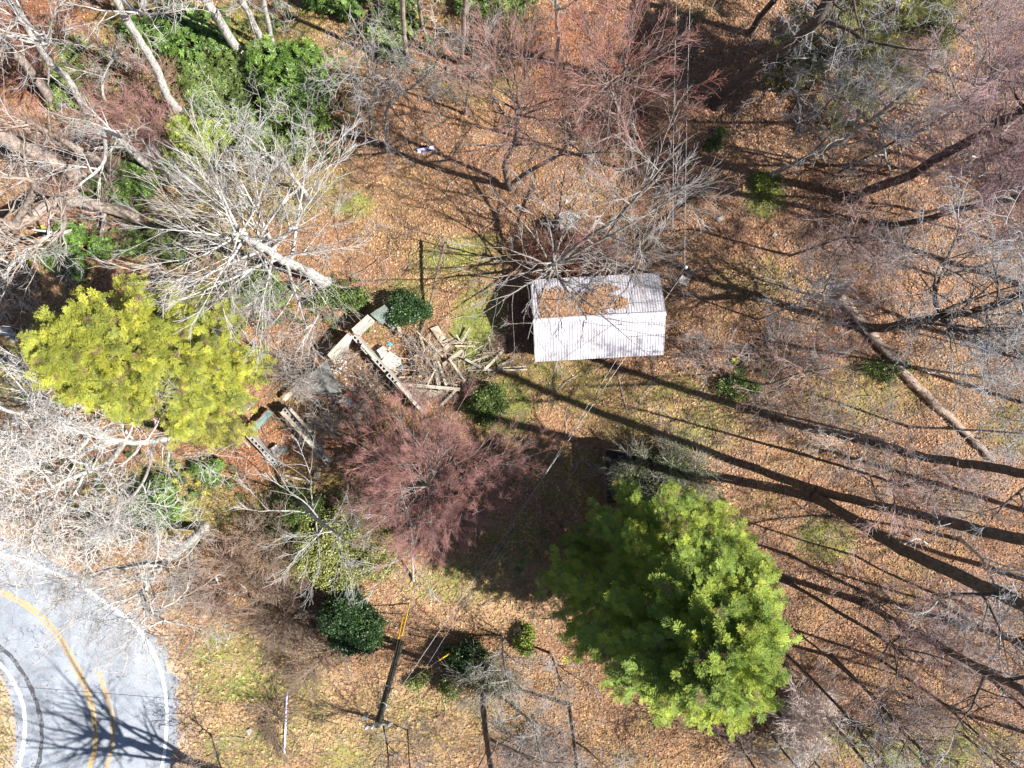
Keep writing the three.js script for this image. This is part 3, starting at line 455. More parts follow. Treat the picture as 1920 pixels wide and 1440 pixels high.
sheet('concrete_pad', [Y(110, 560, 0.15), Y(235, 420, 0.18), Y(330, 520, 0.16), Y(190, 660, 0.13)], M.block, 'pale grey concrete pad at the left edge of the ruin under evergreen boughs', 'concrete pad', 0.03, 15, 0.12);
{ // chimney stub, brick by brick
  const c = G(...Z(665, 1025)), t = base('chimney_stub', c); t.rotation.y = 0.7; tag(t, 'broken red brick chimney stub with pale mortar beside the black tarpaulin', 'chimney'); const bg = new THREE.BoxGeometry(0.2, 0.065, 0.1), R = rng(5);
  for (let k = 0; k < 9; k++) for (let i = 0; i < 12; i++) { const s = Math.floor(i / 3), u = (i % 3 - 1) * 0.215 + (k % 2 ? 0.05 : -0.05); if (k > 6 && R() < 0.35) continue; const m = mesh('brick', bg, M.brick, t); const a = s * Math.PI / 2; m.position.set(Math.cos(a) * 0.29 + Math.sin(a) * u, k * 0.078, Math.sin(a) * 0.29 - Math.cos(a) * u); m.rotation.set((R() - 0.5) * 0.05, -a + Math.PI / 2, (R() - 0.5) * 0.05); }
  mesh('mortar_core', new THREE.BoxGeometry(0.64, 0.6, 0.64), M.mortar, t).position.y = 0.24;
}
// debris heap
const PB = [M.wood, M.woodPale, M.woodGrey, M.woodPale];
[[1400, 640, 1480, 540, .16], [1490, 690, 1670, 560, .15], [1660, 490, 1735, 365, .1], [1610, 420, 1660, 505, .06], [1600, 520, 1780, 527, .08], [1330, 620, 1410, 730, .09], [1415, 660, 1465, 930, .14], [1450, 660, 1520, 880, .09], [1285, 430, 1330, 560, .1], [1550, 640, 1690, 840, .08], [1270, 730, 1350, 810, .07], [1480, 1050, 1620, 910, .12], [1090, 805, 1320, 790, .07], [1750, 665, 1900, 610, .06], [1690, 640, 1840, 720, .1], [1720, 742, 1910, 730, .08], [1770, 800, 1930, 840, .06], [1090, 850, 1150, 930, .08], [1200, 640, 1310, 560, .07], [1340, 900, 1440, 700, .06], [1130, 440, 1190, 520, .14], [1090, 330, 1110, 440, .15], [1180, 420, 1260, 540, .08], [1360, 480, 1490, 620, .06], [1520, 930, 1610, 870, .09], [1240, 1010, 1400, 930, .05], [2000, 690, 2150, 640, .07], [1850, 740, 2250, 735, .06]]
  .forEach(([a, b, c, d, w], i) => board(Z(a, b, 0.06 + (i % 5) * 0.1), Z(c, d, 0.06 + (i * 3 % 4) * 0.12), w, 0.035, PB[i % 4], 'weathered broken board in the debris spilled between ruin and shed', 'broken boards of the debris heap'));
board(Z(1090, 862, 0.45), Z(1645, 912, 0.4), 0.14, 0.04, M.woodPale, 'long white board lying straight across the debris heap to its lower edge', null, { roll: 0 });
board(Z(1410, 350, 0.12), Z(1545, 535, 0.12), 0.36, 0.035, M.wood, 'widest tan plank of the debris heap, flat on the leaves above the others', null, { roll: 0 });
board(Z(800, 960, 0.35), Z(925, 840, 0.5), 0.06, 0.05, M.woodDark, 'dark pole leaning across the leafy floor of the ruin', null, { name: 'leaning_pole', category: 'pole' });
board([946, 655, 0.05], [908, 694, 0.45], 0.11, 0.05, M.woodPale, 'short pale board tilted up between the debris heap and the shed', null);
{ // splinters and laths too small to count
  const R = rng(404), g = new THREE.BoxGeometry(1, 1, 1), l = []; for (let i = 0; i < 170; i++) { const px = lerp(735, 940, R()), py = 690 + (R() - 0.5) * 130 * (1 - Math.abs(px - 820) / 190) - (px - 820) * 0.12, p = G(px, py, 0.05 + 0.3 * R()), v = 0.35 + 0.4 * R(), m = new THREE.Matrix4().compose(p, new THREE.Quaternion().setFromEuler(new THREE.Euler((R() - .5) * .5, R() * 6.28, (R() - .5) * .5)), V(0.15 + R() * R() * 1.3, 0.012 + 0.012 * R(), 0.015 + 0.04 * R() * R())); l.push([m, C(v, v * 0.86, v * 0.7)]); }
  tag(scatter('splintered_wood', g, std(C(1, 1, 1), { map: woodTex }), l, scene), 'splinters and broken laths strewn through the debris heap', 'wood splinters', null, 'stuff');
}
// loose pieces
function chunk(at, s, mat, label, cat, name, seed, flat = 0.7, group) { // broken lump with chamfers
  const R = rng(seed), g = new THREE.IcosahedronGeometry(1, 2), p = g.attributes.position; for (let i = 0; i < p.count; i++) { let x = p.getX(i), y = p.getY(i), z = p.getZ(i); const m = Math.max(Math.abs(x), Math.abs(y) * 1.05, Math.abs(z)); const k = lerp(1, 1 / m, 1.14) * (0.9 + 0.28 * vnoise(x * 2.2 + seed, z * 2.2 + y * 1.7)); p.setXYZ(i, x * k, y * k * flat, z * k); }
  g.scale(s, s, s * (0.7 + 0.3 * R())); g.rotateY(R() * 3); g.computeVertexNormals(); const m = mesh(name, g, mat, scene); m.position.copy(G(at[0], at[1], (at[2] ?? 0) + s * flat * 0.45)); return tag(m, label, cat, group);
}
{ const c = G(...Z(1035, 660, 0.05)), t = base('concrete_slab', c); t.rotation.y = -0.65; tag(t, 'pale concrete slab with broken corner resting on leaves beside the long block wall', 'concrete slab'); const s = new THREE.Shape([[-0.36, -0.3], [0.34, -0.28], [0.38, 0.16], [0.22, 0.33], [-0.34, 0.3]].map(p => new THREE.Vector2(...p))), g = new THREE.ExtrudeGeometry(s, { depth: 0.22, bevelEnabled: true, bevelSize: 0.015, bevelThickness: 0.015, bevelSegments: 1 }); g.rotateX(-Math.PI / 2); mesh('slab', g, M.blockPale, t); }
chunk(Z(955, 580), 0.2, M.blockPale, 'upright pale concrete lump just above the broken concrete slab', 'concrete lump', 'concrete_lump', 61, 1.3);
chunk(Y(540, 1030), 0.24, M.blockPale, 'pale concrete lump on the floor beside the short block wall', 'concrete lump', 'concrete_lump', 62, 1);
chunk(Y(620, 1020), 0.18, M.felt, 'grey stone lump on the floor near the short block wall', 'stone', 'stone', 63, 0.7);
chunk(Y(970, 1275), 0.14, M.woodPale, 'pale broken piece at the foot of the ruin below the low wall', 'rubble piece', 'rubble_piece', 64, 0.8);
function bucket(at, r, h, mat, label, tilt, inside) { const t = base('bucket', G(at[0], at[1], 0.02)); tag(t, label, 'bucket'); const g = new THREE.LatheGeometry([[0.001, 0.01], [r * 0.82, 0.01], [r * 0.82, 0], [r, h], [r + 0.012, h], [r + 0.012, h - 0.02], [r - 0.008, h - 0.02], [r * 0.8, 0.02], [0.001, 0.02]].map(p => new THREE.Vector2(...p)), 24); const m = mesh('body', g, mat, t); const hd = new THREE.TorusGeometry(r, 0.008, 6, 20, Math.PI); const b = mesh('handle', hd, M.wire, t); b.position.y = h - 0.02; b.rotation.x = 1.2; t.rotation.set(tilt, 0.4, tilt * 0.7); return t; }
bucket(Z(1130, 705), 0.15, 0.34, std(C(0.2, 0.24, 0.28), { roughness: 0.5 }), 'blue grey bucket on the leaf covered floor beside the concrete slab', 0.5);
bucket(Z(1205, 715), 0.12, 0.26, std(C(0.07, 0.08, 0.1), { roughness: 0.5 }), 'small dark bucket behind the blue grey bucket, nearer the debris', -0.5);
{ const g = new THREE.IcosahedronGeometry(0.1, 3), p = g.attributes.position; for (let i = 0; i < p.count; i++) { const k = 0.7 + 0.7 * fbm(p.getX(i) * 14 + 3, p.getZ(i) * 14 + p.getY(i) * 9, 3); p.setXYZ(i, p.getX(i) * k * 1.25, p.getY(i) * k * 0.7, p.getZ(i) * k); } g.computeVertexNormals(); const m = mesh('teal_rag', g, std(C(0.06, 0.33, 0.36)), scene); m.position.copy(G(...Z(1013, 502), 0.07)); tag(m, 'bright teal rag on the brown leaves in the upper room of the ruin', 'rag'); }
{ // white plaster scraps on the floor of the ruin
  const R = rng(88), l = [], g = soup([-.5, 0, -.4, .1, .05, .5, .5, 0, -.3, -.5, 0, -.4, -.45, .06, .3, .1, .05, .5]);
  const put = (x, y, rx, ry, n) => { for (let i = 0; i < n; i++) { const a = R() * 6.28, q = Math.sqrt(R()), p = G(...Z(x + Math.cos(a) * q * rx, y + Math.sin(a) * q * ry), 0.05 + R() * 0.04), v = 0.5 + 0.4 * R(); l.push([orient(p, V(R() - .5, 1.6, R() - .5), R() * 6.28, 0.06 + 0.16 * R() * R()), C(v, v * 0.98, v * 0.94)]); } };
  put(540, 690, 90, 60, 60); put(620, 650, 50, 80, 30); put(560, 800, 70, 110, 60); put(680, 930, 90, 50, 90); put(790, 820, 50, 30, 14); put(790, 1070, 20, 15, 8); put(360, 1230, 70, 40, 34); put(270, 1190, 20, 16, 5); put(900, 500, 140, 160, 16); put(1300, 760, 120, 100, 16); put(640, 1500, 200, 60, 12); put(640, 760, 170, 150, 60); put(900, 900, 130, 90, 26); put(380, 1180, 150, 110, 40); put(150, 1330, 110, 80, 30);
  const m = scatter('plaster_debris', g, std(C(1, 1, 1)), l, scene); tag(m, 'white plaster scraps scattered over the leafy floor of the ruin', 'plaster debris', null, 'stuff');
}
{ // dark outbuilding buried in vines
  const t = base('vine_covered_hut', G(1152, 884, -0.1)); tag(t, 'small dark hut half buried in grey green vines above the big green evergreen', 'hut'); t.rotation.y = 0.03;
  const w = 1.1, d = 2.1, h = 1.55; for (const [x, z, lx, lz] of [[-w / 2, 0, 0.08, d], [w / 2, 0, 0.08, d], [0, -d / 2, w - 0.08, 0.08], [0, d / 2, w - 0.08, 0.08]]) { const gs = [], n = Math.round(Math.max(lx, lz) / 0.2); for (let i = 0; i < n; i++) { const u = (i + 0.5) / n - 0.5, bx = new THREE.BoxGeometry(lx > 1 ? lx / n - 0.01 : lx, h, lz > 1 ? lz / n - 0.01 : lz); bx.translate(lx > 1 ? u * lx : 0, h / 2, lz > 1 ? u * lz : 0); gs.push(bx); } mesh('wall', mergeGeometries(gs), M.woodDark, t).position.set(x, 0, z); }
  const rg = new THREE.BoxGeometry(w + 0.12, 0.05, d + 0.12); const rm = mesh('roof', rg, M.tarPaper, t); rm.position.set(0.05, h + 0.06, 0); rm.rotation.z = 0.08;
}
// old hearth and slabs above the shed
{ const t = base('concrete_slab', G(1064, 410, 0.02)); t.rotation.y = -0.12; tag(t, 'grey concrete slab half sunk in leaves behind the shed', 'concrete slab'); const s = new THREE.Shape([[-0.46, -0.2], [0.44, -0.24], [0.5, 0.18], [-0.3, 0.25], [-0.48, 0.05]].map(p => new THREE.Vector2(...p))), g = new THREE.ExtrudeGeometry(s, { depth: 0.1, bevelEnabled: true, bevelSize: 0.02, bevelThickness: 0.02, bevelSegments: 1 }); g.rotateX(-Math.PI / 2); mesh('slab', g, M.block, t); }
{ const t = base('stone_pillar', G(1056, 432, -0.05)); t.rotation.y = 0.2; tag(t, 'square pillar of stacked grey blocks with a capstone behind the shed', 'pillar'); for (let k = 0; k < 6; k++) for (const q of [-0.1, 0.1]) { const m = mesh('block', BLOCK, M.block, t), o = k % 2; m.position.set(o ? q : 0, k * 0.2, o ? 0 : q); m.rotation.y = o * 1.57 + 0.04 * k; } const ls = new THREE.BoxGeometry(0.75, 0.09, 0.3, 4, 1, 2), lp = ls.attributes.position; for (let i = 0; i < lp.count; i++) lp.setY(i, lp.getY(i) + 0.02 * vnoise(lp.getX(i) * 5, lp.getZ(i) * 5)); ls.computeVertexNormals(); const cap = mesh('capstone', ls, M.block, t); cap.position.set(0.1, 1.27, 0); cap.rotation.y = 0.15; }
chunk([1040, 466], 0.12, M.blockPale, 'whitish stone on the leaves between the block pillar and the shed', 'stone', 'stone', 71);
chunk([1293, 512], 0.17, M.blockPale, 'white rock at the foot of the wire post right of the shed', 'rock', 'rock', 72);
chunk([1282, 527], 0.2, M.blockPale, 'pale broad rock just below the white rock by the wire post', 'rock', 'rock', 73, 0.5);
chunk([1270, 345], 0.1, M.blockPale, 'upper of two small white stones under the wires above the shed', 'stone', 'stone', 74);
chunk([1274, 380], 0.1, M.blockPale, 'lower of two small white stones under the wires above the shed', 'stone', 'stone', 75);
chunk([1326, 424], 0.1, M.black, 'small black lump on the leaves right of the wires', 'lump', 'dark_lump', 76);
chunk([1349, 411], 0.11, M.block, 'small grey stone beside the black lump', 'stone', 'stone', 77);
chunk([1452, 441], 0.09, M.blockPale, 'small cream stone alone in the leaves below the bright green tuft', 'stone', 'stone', 78);
chunk([1065, 378], 0.1, M.blockPale, 'small pale stone in the open leaves above the sunken slab', 'stone', 'stone', 79);
chunk([468, 1371], 0.1, M.blockPale, 'white litter piece in the grass right of the road', 'litter', 'litter_piece', 80);
{ const m = sheet('crumpled_sheet', [[782, 281, 0.12], [812, 272, 0.16], [814, 284, 0.1], [786, 289, 0.06]], std(C(0.62, 0.66, 1.14), { roughness: 0.5 }), 'crumpled blue white plastic sheet lying on leaves near the twisted dark trees', 'plastic sheet', 0.14, 21); sheet('crumpled_sheet', [[779, 277, 0.1], [800, 272, 0.16], [806, 277, 0.1], [786, 283, 0.05]], M.black, 'black plastic scrap against the blue white plastic sheet', 'plastic sheet', 0.12, 23); }
sheet('rusty_panel', [[866, 137, 0.1], [880, 132, 0.35], [882, 148, 0.35], [868, 152, 0.1]], std(C(0.3, 0.1, 0.05), { map: grainTex }), 'rusty red panel beside the long log at the top of the woods', 'panel', 0.02, 25);
board([882, 147, 0.1], [914, 122, 0.15], 0.32, 0.05, M.woodPale, 'wide cream plank lying next to the rusty red panel', null);

// ---------------------------------------------------------------- pole, wires, pipe
function wirePts(A, B, sag, n = 24) { return Array.from({ length: n + 1 }, (_, i) => { const u = i / n, p = A.clone().lerp(B, u); p.y -= 4 * sag * u * (1 - u); return p; }); }
function wire(A, B, sag, r, mat, label, name = 'overhead_wire', group) { const o = A.clone(), pts = wirePts(A, B, sag), t = mesh(name, tubes([{ pts, r: pts.map(() => r), k: 5 }]), mat, scene, o); t.position.copy(o); return tag(t, label, 'wire', group); }
{
  const b = G(752, 1203, -0.2), top = P(707, 1360, 7.25), t = base('utility_pole', b); tag(t, 'tall dark wooden utility pole with a crossarm beside the round dark evergreen shrub', 'utility pole');
  const a = V(0, 0, 0), e = top.clone().sub(b), pts = Array.from({ length: 9 }, (_, i) => a.clone().lerp(e, i / 8));
  mesh('pole', tubes([{ pts, r: taper(9, 0.145, 0.1), k: 14, cap: true }]), barkMat(0.1, 0.11, 0.09), t);
  const ins = V(e.x, e.y - 0.35, e.z); const arm = new THREE.BoxGeometry(0.95, 0.08, 0.07); const am = mesh('crossarm', arm, M.woodGrey, t); am.position.copy(ins); am.rotation.y = 0.12; am.position.z += 0.15;
  const ig = new THREE.LatheGeometry([[0.001, 0], [0.03, 0], [0.05, 0.05], [0.03, 0.07], [0.055, 0.1], [0.03, 0.13], [0.001, 0.14]].map(p => new THREE.Vector2(...p)), 12), im = std(C(0.5, 0.56, 0.6), { roughness: 0.25 });
  for (const x of [-0.42, -0.22, 0.36]) { const m = mesh('insulator', ig, im, t); m.position.set(ins.x + x, ins.y + 0.055, ins.z + 0.15 - x * 0.12); }
  const kg = new THREE.TorusGeometry(0.16, 0.018, 6, 18); kg.rotateX(Math.PI / 2); const k1 = mesh('band', kg, M.wire, t); k1.position.copy(a.clone().lerp(e, 0.64)); const k2 = mesh('band', kg, M.wire, t); k2.position.copy(a.clone().lerp(e, 0.82)); k2.scale.setScalar(0.92);
  const bx = new THREE.CylinderGeometry(0.09, 0.09, 0.34, 12); const sb = mesh('splice_case', bx, M.wire, t); sb.position.copy(a.clone().lerp(e, 0.9)).add(V(-0.5, 0.1, 0.02)); 
  wire(top.clone().add(V(0.08, -0.3, 0.12)), P(690, 1560, 7), 0.15, 0.009, M.wire, 'left of two pale wires running from the pole top out at the lower edge', 'overhead_wire');
  wire(top.clone().add(V(0.24, -0.3, 0.12)), P(704, 1560, 7), 0.15, 0.009, M.wire, 'right of two pale wires running from the pole top out at the lower edge', 'overhead_wire');
  wire(a.clone().lerp(e, 0.86).add(b).add(V(0.15, 0, 0)), P(1284, 508, 3.05), 0.25, 0.009, M.wire, 'pale service wire crossing the clearing from the utility pole to the post behind the shed', 'service_wire');
  wire(P(800, 1250, 5), P(1160, 668, 3.9), 0.2, 0.006, M.wire, 'thinner wire strung just left of the pale service wire', 'service_wire');
  wire(P(708, 1348, 6.6), P(-420, 1262, 6.6), 0.35, 0.008, M.cable, 'thin dark cable crossing the road from the utility pole', 'cable');
  const ym = std(C(0.75, 0.46, 0.03), { roughness: 0.5 });
  const guy = (A, B, k, label) => { const o = A.clone(), g = new THREE.Group(); g.name = numbered('guy_wire'); scene.add(g); g.position.copy(o); tag(g, label, 'guy wire'); const q = B.clone().sub(A); mesh('strand', tubes([{ pts: [V(0, 0, 0), q.clone().multiplyScalar(0.5), q], r: [0.007, 0.007, 0.007], k: 5 }]), M.wire, g); mesh('yellow_guard', tubes([{ pts: [q.clone().multiplyScalar(0.01), q.clone().multiplyScalar(k)], r: [0.03, 0.03], k: 8, cap: true }]), ym, g); };
  guy(G(768, 1131), P(727, 1300, 5.2), 0.4, 'guy wire with yellow guard ending above the pole, longer of the close pair');
  guy(G(757, 1150), P(722, 1310, 5.4), 0.33, 'guy wire with yellow guard next to the pole, shorter of the close pair');
  guy(G(866, 1210), P(726, 1302, 5.3), 0.34, 'guy wire with yellow guard slanting to the right towards the dark shrub');
}
{ // small post that carries the service wire
  const b = G(1262, 528, -0.1), top = P(1284, 500, 3.1), t = base('wire_post', b), e = top.clone().sub(b); tag(t, 'slim grey post holding the service wire right of the shed', 'post');
  mesh('post', tubes([{ pts: [V(0, 0, 0), e.clone().multiplyScalar(0.5), e], r: [0.05, 0.045, 0.04], k: 8, cap: true }]), M.woodGrey, t); const g = new THREE.CylinderGeometry(0.05, 0.07, 0.12, 10); const m = mesh('insulator', g, std(C(0.75, 0.76, 0.78), { roughness: 0.3 }), t); m.position.copy(e).add(V(0.05, 0.02, 0.03));
  wire(P(1284, 502, 3.05), P(1300, -160, 6.5), 0.25, 0.007, M.wire, 'right of two pale wires running up the woods from the post behind the shed', 'overhead_wire');
  wire(P(1262, 430, 3.2), P(1274, -160, 6.5), 0.25, 0.007, M.wire, 'left of two pale wires running up the woods behind the shed', 'overhead_wire');
}
{ const A = G(538, 1298, 0.06), B = G(533, 1411, 0.06), o = A.clone(), q = B.clone().sub(A); const t = base('white_pipe', o); tag(t, 'straight white pipe lying in the grass below the brown thicket', 'pipe'); mesh('tube', tubes([{ pts: [V(0, 0, 0), q.clone().multiplyScalar(0.5), q], r: [0.045, 0.045, 0.045], k: 12 }]), std(C(0.78, 0.78, 1.16), { roughness: 0.4 }), t); const g = new THREE.CylinderGeometry(0.058, 0.058, 0.1, 14); g.rotateX(Math.PI / 2); mesh('collar', g, std(C(0.72, 0.72, 0.7), { roughness: 0.4 }), t).position.copy(q); }
// fallen logs and dead wood
function log(pts, r0, r1, mat, label, o = {}) { const R = rng(300 + boardN++), q = pts.map(([x, y, h]) => G(x, y, (h ?? 0) + r0 * 0.8)), n = q.length * 5, c = resample(q, n), b = c[0].clone(), t = base(o.name ?? 'fallen_log', b); tag(t, label, o.category ?? 'log', o.group); c.forEach((p, i) => { p.sub(b); p.x += (R() - 0.5) * r0 * 0.3; p.z += (R() - 0.5) * r0 * 0.3; }); mesh('trunk', tubes([{ pts: c, r: c.map((_, i) => lerp(r0, r1, i / n) * (0.92 + 0.16 * R())), k: 9, cap: true }]), mat, t); const st = []; for (let i = 0; i < (o.stubs ?? 4); i++) { const j = 2 + Math.floor(R() * (n - 3)), d = V(R() - 0.5, 0.5 * R() + 0.1, R() - 0.5), L = (o.stubLen ?? 0.6) * (0.4 + R()); st.push({ pts: bend(c[j], d, L, 4, 0.4, R), r: taper(5, r0 * 0.3, 0.008), k: 5 }); } if (st.length) mesh('branch', tubes(st), mat, t); return t; }
log([[1572, 556], [1640, 632], [1730, 735], [1800, 800], [1862, 862]], 0.24, 0.12, M.log, 'long pinkish fallen trunk lying diagonally through the woods right of the shed', { stubs: 7 });
log([[1566, 566], [1600, 596], [1640, 640]], 0.07, 0.06, M.log, 'short splintered pole against the upper end of the long fallen trunk', { stubs: 0, name: 'broken_pole', category: 'pole' });
log([[1386, 688], [1412, 652], [1444, 616]], 0.075, 0.05, M.dark, 'dark short log propped in the grass between shed and long fallen trunk', { stubs: 1 });
log([[1436, 628], [1500, 672], [1540, 702]], 0.04, 0.025, M.grey, 'pale thin branch running down from the dark short log', { name: 'fallen_branch', category: 'branch' });
log([[838, 130], [900, 118], [962, 110]], 0.12, 0.08, M.log, 'tan fallen log beside the rusty panel at the top of the woods', {});
log([[835, 455, 1.2], [820, 510, 0.8], [803, 585, 0.25], [785, 640, 0.1], [772, 740, 0.2]], 0.06, 0.05, M.brown, 'long grey brown dead pole lying up from the debris heap past the dark shrub', { name: 'dead_pole', category: 'pole', stubs: 2, stubLen: 0.9 });
log([[1158, 700], [1165, 730], [1177, 776]], 0.045, 0.03, M.log, 'thin straight stick standing out below the shed roof', { name: 'fallen_branch', category: 'branch', stubs: 0 });
log([[1232, 706], [1212, 732], [1192, 768]], 0.03, 0.02, M.grey, 'slender pale branch right of the straight stick below the shed', { name: 'fallen_branch', category: 'branch', stubs: 2 });
log([[1222, 95], [1270, 88], [1330, 78]], 0.05, 0.03, M.silver, 'pale fallen branch lying under the wires at the top of the woods', { name: 'fallen_branch', category: 'branch', stubs: 3 });
log([[1300, 372], [1240, 430, 0.4], [1170, 470]], 0.07, 0.04, M.brown, 'brown fallen pole lying on the leaves above the right end of the shed', {});
log([[1320, 250], [1345, 240], [1378, 252]], 0.045, 0.04, M.dark, 'short black log near the foot of the dark leaning trunk', { stubs: 1 });
log([[950, 105, 0.3], [1000, 110, 0.3], [1038, 118, 0.5]], 0.05, 0.03, M.white, 'pale crooked dead branch beside the thin tree at the top', { name: 'fallen_branch', category: 'branch', stubs: 4 });
log([[1690, 1022, 0.5], [1720, 1010, 0.5], [1742, 1022, 0.4]], 0.05, 0.03, M.white, 'curved pale branch caught on the lower of the two dark leaning trunks', { name: 'fallen_branch', category: 'branch', stubs: 4 });
log([[404, 1082, 0.5], [420, 1108, 0.35], [462, 1108, 0.5], [448, 1092, 0.7]], 0.035, 0.025, M.white, 'white curled dead branch among the brown thicket near the road', { name: 'fallen_branch', category: 'branch', stubs: 4 });
log([[0, 618, 0.1], [14, 622, 0.1], [26, 636, 0.1]], 0.2, 0.18, M.white, 'stubby pale log end at the left edge of the view', { stubs: 0 });
log([[0, 672, 0.1], [40, 676, 0.1], [80, 690, 0.1]], 0.14, 0.1, M.tan, 'tan log lying below the stubby pale log end', { stubs: 1 });
log([[876, 690], [930, 690], [990, 686]], 0.045, 0.03, M.woodPale, 'pale straight pole lying between the debris heap and the shed corner', { name: 'fallen_pole', category: 'pole', stubs: 0 });
log([[1612, 1390, 0.3], [1670, 1383, 0.3], [1740, 1392, 0.2]], 0.03, 0.02, M.silver, 'thin pale branch lying in the green cover near the lower edge', { name: 'fallen_branch', category: 'branch', stubs: 2 });

// ---------------------------------------------------------------- trees, upper left woods
const WT = [0.44, 0.425, 0.41], GT = [0.36, 0.34, 0.33], RT = [0.32, 0.19, 0.165], PT = [0.36, 0.25, 0.235], ST = [0.37, 0.37, 0.38], BT = [0.24, 0.19, 0.165];
bareTree({ path: [[453, 106], [420, 52], [385, 0], [352, -50]], r: 0.21, tip: 0.11, bark: M.white, extra: 3, limbs: 9, start: 0.45, limbLen: 2.6, color: WT, label: 'smooth pale trunk leaning out at the top edge, left of the twin trunks' });
bareTree({ path: [[508, 118], [490, 75], [470, 32], [452, 0], [438, -30]], r: 0.15, tip: 0.08, bark: M.white, extra: 2, limbs: 9, start: 0.4, limbLen: 2, color: WT, spray: 'gnarl', label: 'pale crooked trunk rising left of its twin just above the rhododendron' });
bareTree({ path: [[514, 106], [507, 62], [499, 25], [490, -20]], r: 0.12, tip: 0.06, bark: M.white, extra: 2, limbs: 7, start: 0.5, limbLen: 1.8, color: WT, label: 'slim pale trunk right of its twin just above the rhododendron' });
bareTree({ dens: 0.16, path: [[340, 212], [312, 178], [290, 120], [255, 66], [238, 40], [212, -10]], r: 0.19, tip: 0.09, bark: M.white, extra: 2.5, limbs: 10, start: 0.45, limbLen: 2.4, color: WT, spray: 'gnarl', forks: [{ path: [[240, 44, 11], [262, 26, 11.8], [275, -20, 13]], r: 0.09 }], label: 'tall pale tree with curved trunk forking near the top edge above the reddish thicket' });
bareTree({ dens: 0.16, path: [[170, 218], [145, 178], [122, 142], [96, 120], [68, 80], [40, 30]], r: 0.16, tip: 0.06, bark: M.white, extra: 2, limbs: 12, start: 0.35, limbLen: 2.8, color: WT, spray: 'gnarl', forks: [{ path: [[122, 142, 6.4], [90, 85, 8.5], [82, 60, 9.5]], r: 0.08 }], label: 'pale tree forking into twisted grey limbs in the far upper left' });
bareTree({ dens: 0.16, path: [[106, 205], [78, 160], [52, 126], [0, 75]], r: 0.22, tip: 0.12, bark: M.tan, extra: 3, limbs: 9, start: 0.4, limbLen: 2.8, color: PT, label: 'broad pinkish tan trunk running out through the far upper left corner' });
bareTree({ dens: 0.16, path: [[297, 328], [280, 312], [256, 292], [225, 262], [196, 242]], r: 0.22, tip: 0.08, bark: M.white, limbs: 7, start: 0.55, limbLen: 2, color: WT, spray: 'gnarl', forks: [{ path: [[236, 272, 5.8], [228, 256, 6.4], [222, 246, 7]], r: 0.1, limbs: 2 }, { path: [[222, 276, 6], [190, 312, 6.4], [150, 345, 6.8]], r: 0.09, len: 1.6 }], label: 'thick white broken tree with a forked stub, left of the yellow green shrub' });
bareTree({ dens: 0.16, path: [[256, 408], [195, 387], [150, 378], [105, 376], [55, 410], [0, 428]], r: 0.25, tip: 0.14, bark: M.tan, extra: 2, limbs: 12, start: 0.4, limbLen: 3.2, wig: 0.5, color: WT, spray: 'gnarl', size: 1.1, forks: [{ path: [[130, 365, 7.5], [60, 340, 9], [0, 332, 10]], r: 0.14 }, { path: [[158, 390, 5], [120, 425, 6.5], [82, 470, 7.4]], r: 0.11 }], label: 'massive pale tree on the left with spreading antler like limbs' });
bareTree({ dens: 0.16, path: [[148, 332], [105, 308], [60, 285], [20, 265], [-40, 235]], r: 0.34, tip: 0.26, bark: M.tan, extra: 3, limbs: 6, start: 0.6, limbLen: 3, color: PT, label: 'thickest tan trunk, running out to the left edge' });
bareTree({ path: [[228, 334], [196, 308], [168, 290], [120, 265]], r: 0.15, tip: 0.08, bark: M.tan, extra: 2, limbs: 7, start: 0.5, limbLen: 2, color: PT, label: 'thin tan trunk just right of the thickest tan trunk' });
bareTree({ dens: 0.16, path: [[152, 430], [100, 440], [55, 465], [20, 500], [0, 540]], r: 0.12, tip: 0.05, bark: M.white, limbs: 14, start: 0.15, limbLen: 2.4, wig: 0.7, up: 0.4, color: WT, spray: 'gnarl', size: 1.1, label: 'tangle of white antler like limbs at the left edge above the yellow green evergreen' });
bareTree({ path: [[190, 486], [191, 440], [196, 400], [190, 350]], r: 0.12, tip: 0.05, bark: M.tan, limbs: 6, start: 0.5, limbLen: 1.4, color: PT, label: 'straight tan trunk standing above the yellow green evergreen' });
bareTree({ path: [[208, 210], [192, 170], [198, 135], [212, 112], [232, 98]], r: 0.07, tip: 0.03, bark: M.white, limbs: 7, start: 0.3, limbLen: 1.2, color: WT, spray: 'gnarl', size: 0.7, label: 'small crooked white tree with a hooked top in the red brown thicket, upper left' });
bareTree({ dens: 0.3, path: [[614, 532], [572, 507, 2.6], [532, 488, 4.4], [498, 466, 5.8], [462, 448, 7], [440, 438, 8]], r: 0.26, tip: 0.07, bark: M.white, limbs: 26, start: 0.28, limbLen: 4.1, up: 0.22, wig: 0.16, subs: 7, sprays: 3, color: WT, spray: 'long', size: 1.25, label: 'large white bare tree with straight radiating limbs left of the ruin' });
bareTree({ path: [[583, 376], [560, 345], [530, 312], [508, 294], [470, 262], [440, 240]], r: 0.1, tip: 0.03, bark: M.white, limbs: 14, start: 0.3, limbLen: 2.2, up: 0.6, color: WT, spray: 'gnarl', label: 'slender white tree above the large radiating white tree' });
